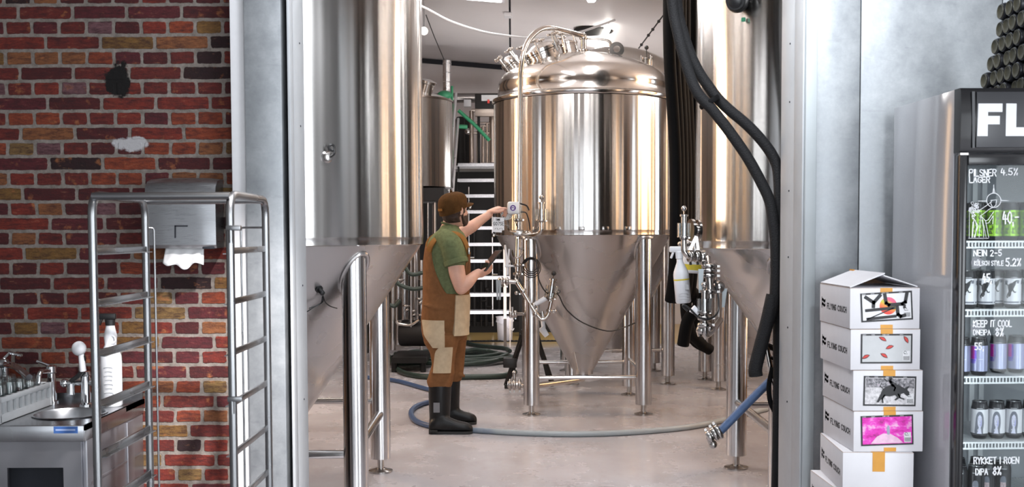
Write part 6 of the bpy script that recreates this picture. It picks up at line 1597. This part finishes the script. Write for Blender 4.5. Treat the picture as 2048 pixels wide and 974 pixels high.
# pump skid and pipes low down behind the brewer
SKD = thing('pump_skid', 'dark pump skid with upright steel pipes low behind the bearded person', 'pump', (P(815, 690, 11.6).x, 11.6, 0))
for px, t_, b_, r, y in ((786, 560, 700, .03, 11.9), (797, 500, 690, .035, 12.2), (809, 470, 640, .045, 12.4), (822, 490, 670, .012, 11.6), (832, 480, 640, .045, 12.3), (843, 520, 700, .02, 11.8)):
    MB().cyl(P(px, b_, y), P(px, t_, y), r, n=16).build('standpipe', 'leg', SKD)
fz = P(800, 690, 11.6).z
m = MB(); m.box2((P(782, 640, 11.5).x, 11.5, .10), (P(852, 640, 11.5).x, 12.2, .16)); m.build('base_frame', 'darksteel', SKD)
for px in (788, 846):
    for y in (11.55, 12.15): q = P(px, 700, y); MB().cyl((q.x, q.y, 0), (q.x, q.y, .11), .03, n=12).build('foot', 'darksteel', SKD)
for px in (786, 797, 809, 822, 832, 843): pass
m = MB(); m.lathe([(.12, 0), (.13, .02), (.13, .30), (.08, .34), (.05, .42)], P(800, 668, 11.7), (1, -.1, 0), 20); m.build('motor', 'darksteel', SKD)
m = MB(); m.tube(fillet([P(793, 600, 11.6), P(793, 648, 11.6), P(822, 652, 11.6), P(838, 640, 11.6)], .05), .018, 10); m.build('bend_pipe', 'pipe', SKD)
for px, py in ((800, 560), (812, 612), (826, 622), (838, 598), (842, 630), (828, 655)):
    m = MB(); clampring(m, P(px, py, 11.7), (0, 0, 1), .024); m.sphere(P(px+2, py+8, 11.7), .024, 6); m.build('valve', 'fit', SKD)
for px, t_, b_ in ((790, 600, 640), (806, 640, 690), (838, 560, 640)):
    m = MB(); m.box2((P(px-6, 0, 11.9).x, 11.9, P(px, b_, 11.9).z), (P(px+6, 0, 11.9).x, 12.0, P(px, t_, 11.9).z)); m.build('box', 'darksteel', SKD)
for pts in ([(848, 545, 11.4), (820, 548, 11.4), (800, 520, 11.4), (785, 540, 11.4)], [(850, 575, 11.4), (825, 578, 11.4), (800, 570, 11.4), (782, 555, 11.4)], [(800, 600, 11.4), (790, 612, 11.4), (780, 610, 11.4)]):
    MB().tube(smooth_path([P(*q) for q in pts], 5), .022, 8).build('hose', 'hosed', SKD)
# bucket, drain grate
bw = F(1010, 681); BK = thing('bucket', 'white plastic bucket with a lid rim standing on the wet floor by the stairs', 'bucket', (bw.x, bw.y, 0))
hb = P(1010, 633, bw.y).z; rb = 17*px2m(bw.y)
MB().lathe([(rb*.86, 0), (rb*.97, hb*.80), (rb*1.06, hb*.80), (rb*1.06, hb*.86), (rb, hb*.87), (rb*1.02, hb*.97), (rb*1.08, hb*.975), (rb*1.08, hb), (rb*.95, hb), (rb*.9, hb*.96), (.001, hb*.96)], (bw.x, bw.y, 0), n=36, cap=False).build('pail', 'bucketw', BK)
MB().lathe([(.001, .004), (rb*.84, .004)], (bw.x, bw.y, 0), n=36, cap=False).build('bottom', 'bucketw', BK)
m = MB(); m.tube(smooth_path([Vector((bw.x-rb, bw.y-.04, hb*.8)), Vector((bw.x-.02, bw.y-rb*1.15, hb*.68)), Vector((bw.x+rb*.8, bw.y-rb*.9, hb*.46)), Vector((bw.x+rb*1.06, bw.y-.03, hb*.5))], 5), .008, 8); m.build('handle', 'bucketw', BK)
m = MB(); yg = F(1000, 683).y; x = F(930, 683).x
while x < F(1115, 683).x: m.box2((x, yg-.05, .001), (x+.03, yg+.05, .010)); x += .055
m.box2((F(928, 683).x, yg-.065, .001), (F(1117, 683).x, yg-.05, .012)).box2((F(928, 683).x, yg+.05, .001), (F(1117, 683).x, yg+.065, .012))
m.box2((F(928, 683).x, yg-.05, .0005), (F(1117, 683).x, yg+.05, .003)); tag(m.build('drain_grate', 'gap'), 'slotted drain grate across the wet floor by the white bucket', 'drain')
# ---- ceiling things
M['panel'] = emis('ceiling_panel_light', (1.0, .98, .96), 9.0)
x0, x1 = P(858, 20, 13.2).x, P(1003, 20, 13.2).x
LP = thing('ceiling_panel', 'bright rectangular light panel in the ceiling at the top of the picture', 'lamp', ((x0+x1)/2, 12.2, 4.2))
zc = min(ceil_z(x0), ceil_z(x1)); sl_ = math.atan(sl)
yp1 = 2172*(zc-1.5)/455
m = MB(); m.prism([(x0, ceil_z(x0)-.02), (x1, ceil_z(x1)-.02), (x1, ceil_z(x1)-.005), (x0, ceil_z(x0)-.005)], (0, yp1, 0), (1, 0, 0), (0, 0, 1), 1.9); m.build('diffuser', 'panel', LP)
m = MB(); m.prism([(x0-.04, ceil_z(x0-.04)-.012), (x1+.04, ceil_z(x1+.04)-.012), (x1+.04, ceil_z(x1+.04)-.003), (x0-.04, ceil_z(x0-.04)-.003)], (0, yp1+.04, 0), (1, 0, 0), (0, 0, 1), 1.98); m.build('frame', 'white', LP)
q = P(1186, 49, 14.0); cz_ = ceil_z(q.x)
o = MB().lathe([(.001, 0), (.25, 0), (.25, .03)], (q.x, 14.0, cz_-.035), n=32, cap=False).build('ceiling_vent', 'darksteel'); tag(o, 'dark round vent on the ceiling beside the glowing strip lamp', 'vent')
pts = [P(800, -5, 11.2), P(848, 15, 11.4), P(900, 42, 11.7), P(960, 62, 12), P(1010, 71, 12.3), P(1070, 76, 12.6), P(1140, 70, 13), P(1230, 40, 13.2)]
tag(MB().tube(smooth_path(pts, 6), .014, 8).build('white_cable', 'white'), 'white cable sagging across the hall under the light panel', 'cable')
GLB = thing('pendant_lamp', 'small round lamp on a thin cable at the right edge of the left fermenter', 'lamp', tuple(P(849, 62, 12.5)))
M['globe'] = emis('globe_light', (1, .9, .75), 6); MB().sphere(P(848, 62, 12.5), .045, 10).build('globe', 'globe', GLB); m = MB(); m.tube([P(848, 56, 12.5), Vector((P(848, 0, 12.5).x, 12.5, ceil_z(P(848, 0, 12.5).x)-.002))], .004, 6); m.build('lamp_cable', 'black', GLB)
o = MB().tube([P(852, 30, 13), P(868, 72, 14.4), P(888, 119, 16)], .006, 6).build('thin_wire', 'darksteel'); tag(o, 'thin wire running to the head of the silver flue pipe', 'wire')
q = P(1016, 40, 13.4); o = MB().box((q.x, q.y, ceil_z(q.x)-.03), (.10, .16, .05), None, .012).build('ceiling_sensor', 'white'); tag(o, 'small white fixture on the ceiling joint', 'sensor')
o = MB().tube([(xs+.03, 9, ceil_z(xs)-.03), (xs+.03, 17.5, ceil_z(xs)-.03)], .012, 8).build('ceiling_conduit', 'brownsteel'); tag(o, 'brown conduit running along the ceiling joint', 'conduit')
m = MB(); a, b = P(1272, 104, 12.6), P(1330, 26, 11.6); m.tube([a, a.lerp(b, .5), b, P(1352, -6, 11.4)], .008, 8)
for u in (.2, .45, .6, .8): m.sphere(a.lerp(b, u), .018, 6)
tag(m.build('festoon_cable', 'black'), 'dark knotted cable slanting up beside the black hoses', 'cable')
# ---- black insulated pipes between the tanks
random.seed(5)
for k, (pt, pb, y, r) in enumerate(((1338, 1351, 7.16, .040), (1346, 1357, 7.27, .044), (1354, 1364, 7.39, .046), (1360, 1371, 7.51, .046), (1368, 1378, 7.63, .046), (1384, 1386, 7.75, .045))):
    a, b = P(pt, -40, y), P(pb, 480, y); top = Vector((a.x, y, min(ceil_z(a.x)-.01, 4.05)))
    pts = [top, a, P(pt+1, 110, y), P((pt+pb)/2+2, 230, y), P(pb, 330, y), b, P(pb-4, 560, y+.12), P(pb-10, 600, y+.2)]
    o = MB().tube(smooth_path(pts, 5), r, 14).build('insulated_pipe', 'rubber'); tag(o, f'black insulated pipe between middle and right tanks, {ORD[k]} from left in the bundle', 'pipe', 'black insulated pipes in a bundle between the tanks')
for k, pts in enumerate(([(1380, 440, 8.2), (1386, 520, 8.2), (1372, 600, 8.3), (1380, 660, 8.5), (1405, 690, 8.6)], [(1420, 560, 7.95), (1400, 610, 7.95), (1376, 640, 7.95), (1366, 690, 8.0)], [(1395, 500, 8.75), (1366, 560, 8.75), (1396, 600, 8.8), (1384, 672, 8.85), (1420, 700, 8.95)])):
    o = MB().tube(smooth_path([P(*q) for q in pts], 6), .045, 12).build('black_hose', 'rubber'); tag(o, ['black hose curling down behind the white spray bottle to the floor', 'black hose crossing low behind the hanging valve group', 'black hose in a loose bend right of the white jug'][k], 'hose', 'black hoses behind the valve group')
# ---- the two thick hoses in front of the right tank
def zh(pts, Y0_, Y1_): 
    n = len(pts); return [P(1320+a*.5029, b*.5031, Y0_+(Y1_-Y0_)*i/(n-1)) for i, (a, b) in enumerate(pts)]
up = zh([(66, 0), (92, 130), (140, 260), (205, 360), (262, 425), (350, 500), (422, 580), (462, 650), (472, 720), (474, 800), (474, 974)], 5.36, 5.20)
lo = zh([(48, 0), (70, 130), (108, 270), (150, 370), (212, 440), (285, 535), (350, 630), (405, 730), (436, 800), (450, 880), (460, 974)], 5.30, 5.17)
def up_to_ceiling(p): return [Vector((p.x-.06, p.y+.02, 4.02)), Vector((p.x-.05, p.y+.01, 3.6)), Vector((p.x-.03, p.y, 3.0))]
lo += [P(1300+a*.507, 480+b*.507, 5.16) for a, b in ((495, 200), (480, 290), (447, 380), (428, 440), (420, 500))]
up += [P(1300+a*.507, 480+b*.507, 5.19) for a, b in ((505, 100), (506, 300), (507, 500), (505, 700))]+[P(1554, 960, 5.2), Vector((P(1550, 900, 5.25).x, 5.25, .03))]
t = NT('braided_black_hose'); v = t.node('ShaderNodeTexVoronoi'); v.inputs['Scale'].default_value = 160; t.put(v.inputs['Vector'], t.coord()); t.set(base=(.010, .010, .011), rough=.75, spec=.25, normal=t.bump(v.outputs['Distance'], .5, .003)); M['braid'] = t.m
H1 = MB().tube(smooth_path(up_to_ceiling(up[0])+up, 6), .0265, 16).build('thick_hose', 'braid'); tag(H1, 'upper of two thick black hoses sweeping down before the right tank', 'hose', 'thick black hoses before the right tank')
H2 = MB().tube(smooth_path(up_to_ceiling(lo[0])+lo, 6), .0265, 16).build('thick_hose', 'braid'); tag(H2, 'lower of two thick black hoses before the right tank, its end hanging free', 'hose', 'thick black hoses before the right tank')
e0, e1 = P(1519, 700, 5.16), P(1508, 752, 5.16); MB().tube(smooth_path([P(1546, 590, 5.165), P(1535, 640, 5.16), P(1522, 690, 5.16), P(1511, 735, 5.16), P(1512, 752, 5.16)], 5), .033, 14).build('end_sleeve', 'braid', H2)
q = P(1419, 204, 5.28); d = (P(1432, 225, 5.28)-q); MB().lathe([(.052, -.012), (.055, 0), (.052, .012)], q, d, 20).build('hose_tie', 'rubber', H1)
# ---- hoses on the floor
def floor_hose(name, label, pts, r, mat, z=None, grp=None):
    z = r if z is None else z
    o = MB().tube(smooth_path([F(a, b, z) for a, b in pts], 6), r, 12).build(name, mat); tag(o, label, 'hose', grp); return o
t = NT('blue_grey_hose'); s_ = t.sep(t.coord()); n = t.noise(t.mapping(t.coord(), scale=(1, 1, 1)), 3, 5, .7)
t.set(base=t.mix(t.math('MULTIPLY', t.math('ADD', s_[0], t.math('ADD', .45, t.math('MULTIPLY', t.math('SUBTRACT', n, .5), .5))), 3.0, clamp=True), (.045, .085, .18, 1), (.34, .37, .38, 1)), rough=.4); M['bghose'] = t.m
M['bluehose'] = plain('blue_hose', (.075, .125, .24), .4, var=.12)
floor_hose('water_hose', 'blue grey hose curving over the floor from the boots to the right tank', [(700, 752), (760, 757), (800, 763), (850, 777), (884, 784), (905, 793), (890, 801), (858, 804), (832, 813), (822, 826), (832, 842), (862, 852), (905, 857), (960, 861), (1050, 866), (1160, 868), (1270, 864), (1370, 855), (1440, 842), (1500, 826), (1545, 815)], .021, 'bghose')
pts = []
random.seed(9)
for k in range(4):
    for i in range(16):
        a = 2*PI*i/16+k*.3; pts.append(Vector((P(902, 728, 12.3).x+(.66-.05*k+.03*random.random())*math.cos(a)*(1+.12*math.sin(a*2+k)), 12.4+(.52-.06*k)*math.sin(a)+.04*random.random(), .028+.020*k+.03*random.random())))
tag(MB().tube(smooth_path(pts, 4), .027, 10).build('hose_coil', 'hosed'), 'dark green hose lying coiled on the floor behind the bearded person', 'hose')
floor_hose('dark_hose', 'dark hose running along the floor left of the boots under the pump skid', [(770, 700), (783, 722), (800, 742), (830, 751), (870, 754), (930, 754), (1000, 752), (1030, 744)], .028, 'hosed')
floor_hose('dark_hose', 'dark hose bending past the bucket towards the hall end', [(925, 684), (950, 690), (985, 694), (1012, 697), (1020, 702)], .026, 'hosed')
# blue hose with a coupling leaning on the right tank leg
hp = [P(1560, 745, 5.35), P(1530, 772, 5.38), P(1490, 812, 5.42), P(1446, 857, 5.45), P(1438, 864, 5.45)]
BHs = MB().tube(smooth_path(hp, 5), .021, 14).build('blue_hose', 'bluehose'); tag(BHs, 'blue hose with a steel coupling poking out before the right tank leg', 'hose')
a, b = P(1440, 861, 5.45), P(1418, 874, 5.45); d = b-a; m = MB(); m.cyl(a, a+d*.5, .026); m.cyl(a+d*.4, b, .022); clampring(m, a+d*.15, d, .026); clampring(m, a+d*.5, d, .024); clampring(m, a+d*.95, d, .022); m.cyl(b, P(1426, 892, 5.45), .016, n=10); m.sphere(P(1426, 889, 5.45), .022, 8); m.build('coupling', 'fit', BHs)
# hose cart frame at the door edge
CT_ = thing('hose_cart', 'grey tube frame of a cart just inside the right door edge', 'cart', (P(1550, 760, 5.3).x, 5.3, 0))
for pts in ([P(1531, 690, 5.25), P(1580, 712, 5.3)], [P(1532, 694, 5.25), P(1543, 750, 5.25), P(1560, 812, 5.25), (P(1556, 812, 5.25).x+.03, 5.25, .02)], [P(1536, 716, 5.25), P(1580, 728, 5.3), (P(1585, 728, 5.3).x, 5.3, .02)]):
    MB().tube(pts, .016, 10).build('frame_tube', 'pipe', CT_)
m = MB(); m.tube(smooth_path([P(1545, 735, 5.22), P(1538, 770, 5.22), P(1541, 805, 5.22), P(1556, 835, 5.22), P(1562, 850, 5.22)], 5), .012, 10); m.build('cart_hose', 'rubber', CT_)
m = MB(); m.cyl(P(1549, 812, 5.22), P(1551, 828, 5.22), .012, n=10); m.build('red_grip', 'red', CT_)
m = MB(); m.box2((P(1530, 900, 5.24).x, 5.24, .0), (P(1575, 900, 5.24).x, 5.5, .06)); m.build('foot_plate', 'darksteel', CT_)
# black trestle behind the middle tank's leg
TL = thing('trestle', 'black folding trestle standing behind the left leg of the middle tank', 'trestle', tuple(F(1060, 776)))
yt_ = F(1060, 776).y
for a, b in (((1047, 665), (1012, 775)), ((1070, 665), (1106, 776)), ((1043, 668), (1024, 752)), ((1075, 668), (1095, 752))):
    p0, p1 = P(a[0], a[1], yt_-.1), P(b[0], b[1], yt_); p1.z = max(.02, p1.z)
    d = (p1-p0).normalized(); R = rot_to(d); m = MB(); m.box((p0+p1)/2, (.045, .035, (p1-p0).length), R, .004); m.build('leg', 'darksteel', TL)
m = MB(); m.box(P(1059, 664, yt_-.1), (.16, .12, .05), None, .006); m.build('top_plate', 'darksteel', TL); m = MB(); m.box(P(1020, 725, yt_-.04), (.13, .12, .09), None, .01); m.build('side_block', 'black', TL)
m = MB(); m.box(P(1016, 773, yt_), (.07, .08, .05), None, .01); m.build('shoe', 'black', TL)
# ---- white spray bottle and jug hanging at the right valve group
Yb = 6.15
SB = thing('spray_bottle', 'white trigger spray bottle hanging at the valve group of the right tank', 'bottle', tuple(P(1366, 606, Yb)))
k = px2m(Yb); c = P(1367, 606, Yb); R_ = Matrix.Rotation(math.radians(5), 3, 'Y'); ax = R_ @ Vector((0, 0, 1)); ax = Vector((-.09, 0, 1)).normalized(); hB = 92*k; r = 15.5*k
MB().lathe([(r*.85, 0), (r, .008), (r, hB*.62), (r*.9, hB*.70), (r*.42, hB*.90), (r*.40, hB)], c, ax, 32).build('bottle_body', 'white', SB)
tp = c+ax*hB; m = MB(); m.lathe([(r*.5, -.006), (r*.5, .03), (r*.35, .034)], tp, ax, 20); m.box(tp+ax*.045+Vector((-.012, 0, 0)), (.085, .026, .034), None, .008); m.box(tp+ax*.015+Vector((-.040, 0, 0)), (.012, .016, .045), Matrix.Rotation(.35, 3, 'Y'), .003); m.build('trigger_head', 'white', SB)
M['yellow'] = plain('yellow_print', (.72, .58, .05), .5); MB().lathe([(r+.0006, hB*.50), (r+.0006, hB*.53)], c, ax, 32, cap=False).build('yellow_band', 'yellow', SB)
m = MB(); m.prism([(0, 0), (.022, 0), (.022, .03), (0, .03)], c+ax*hB*.30+Vector((.008, -r-.0005, 0)), (1, 0, 0), ax, .001); 
for q in (.10, .16, .22): m.box(c+ax*hB*q+Vector((0, -r, 0)), (.06, .002, .002))
m.build('bottle_print', 'greyp', SB)
JG = thing('jug', 'white plastic jug with a yellow patch hanging behind the white spray bottle', 'jug', tuple(P(1388, 545, 6.78)))
c = P(1386, 546, 6.78); MB().lathe([(.075, 0), (.085, .01), (.085, .17), (.06, .22), (.03, .24), (.03, .27), (.001, .27)], c, (.05, 0, 1), 28).build('jug_body', 'white', JG)
MB().lathe([(.0856, .02), (.0856, .055)], c, (.05, 0, 1), 28, a0=-PI*.8, a1=-PI*.35, cap=False).build('yellow_label', 'yellow', JG)
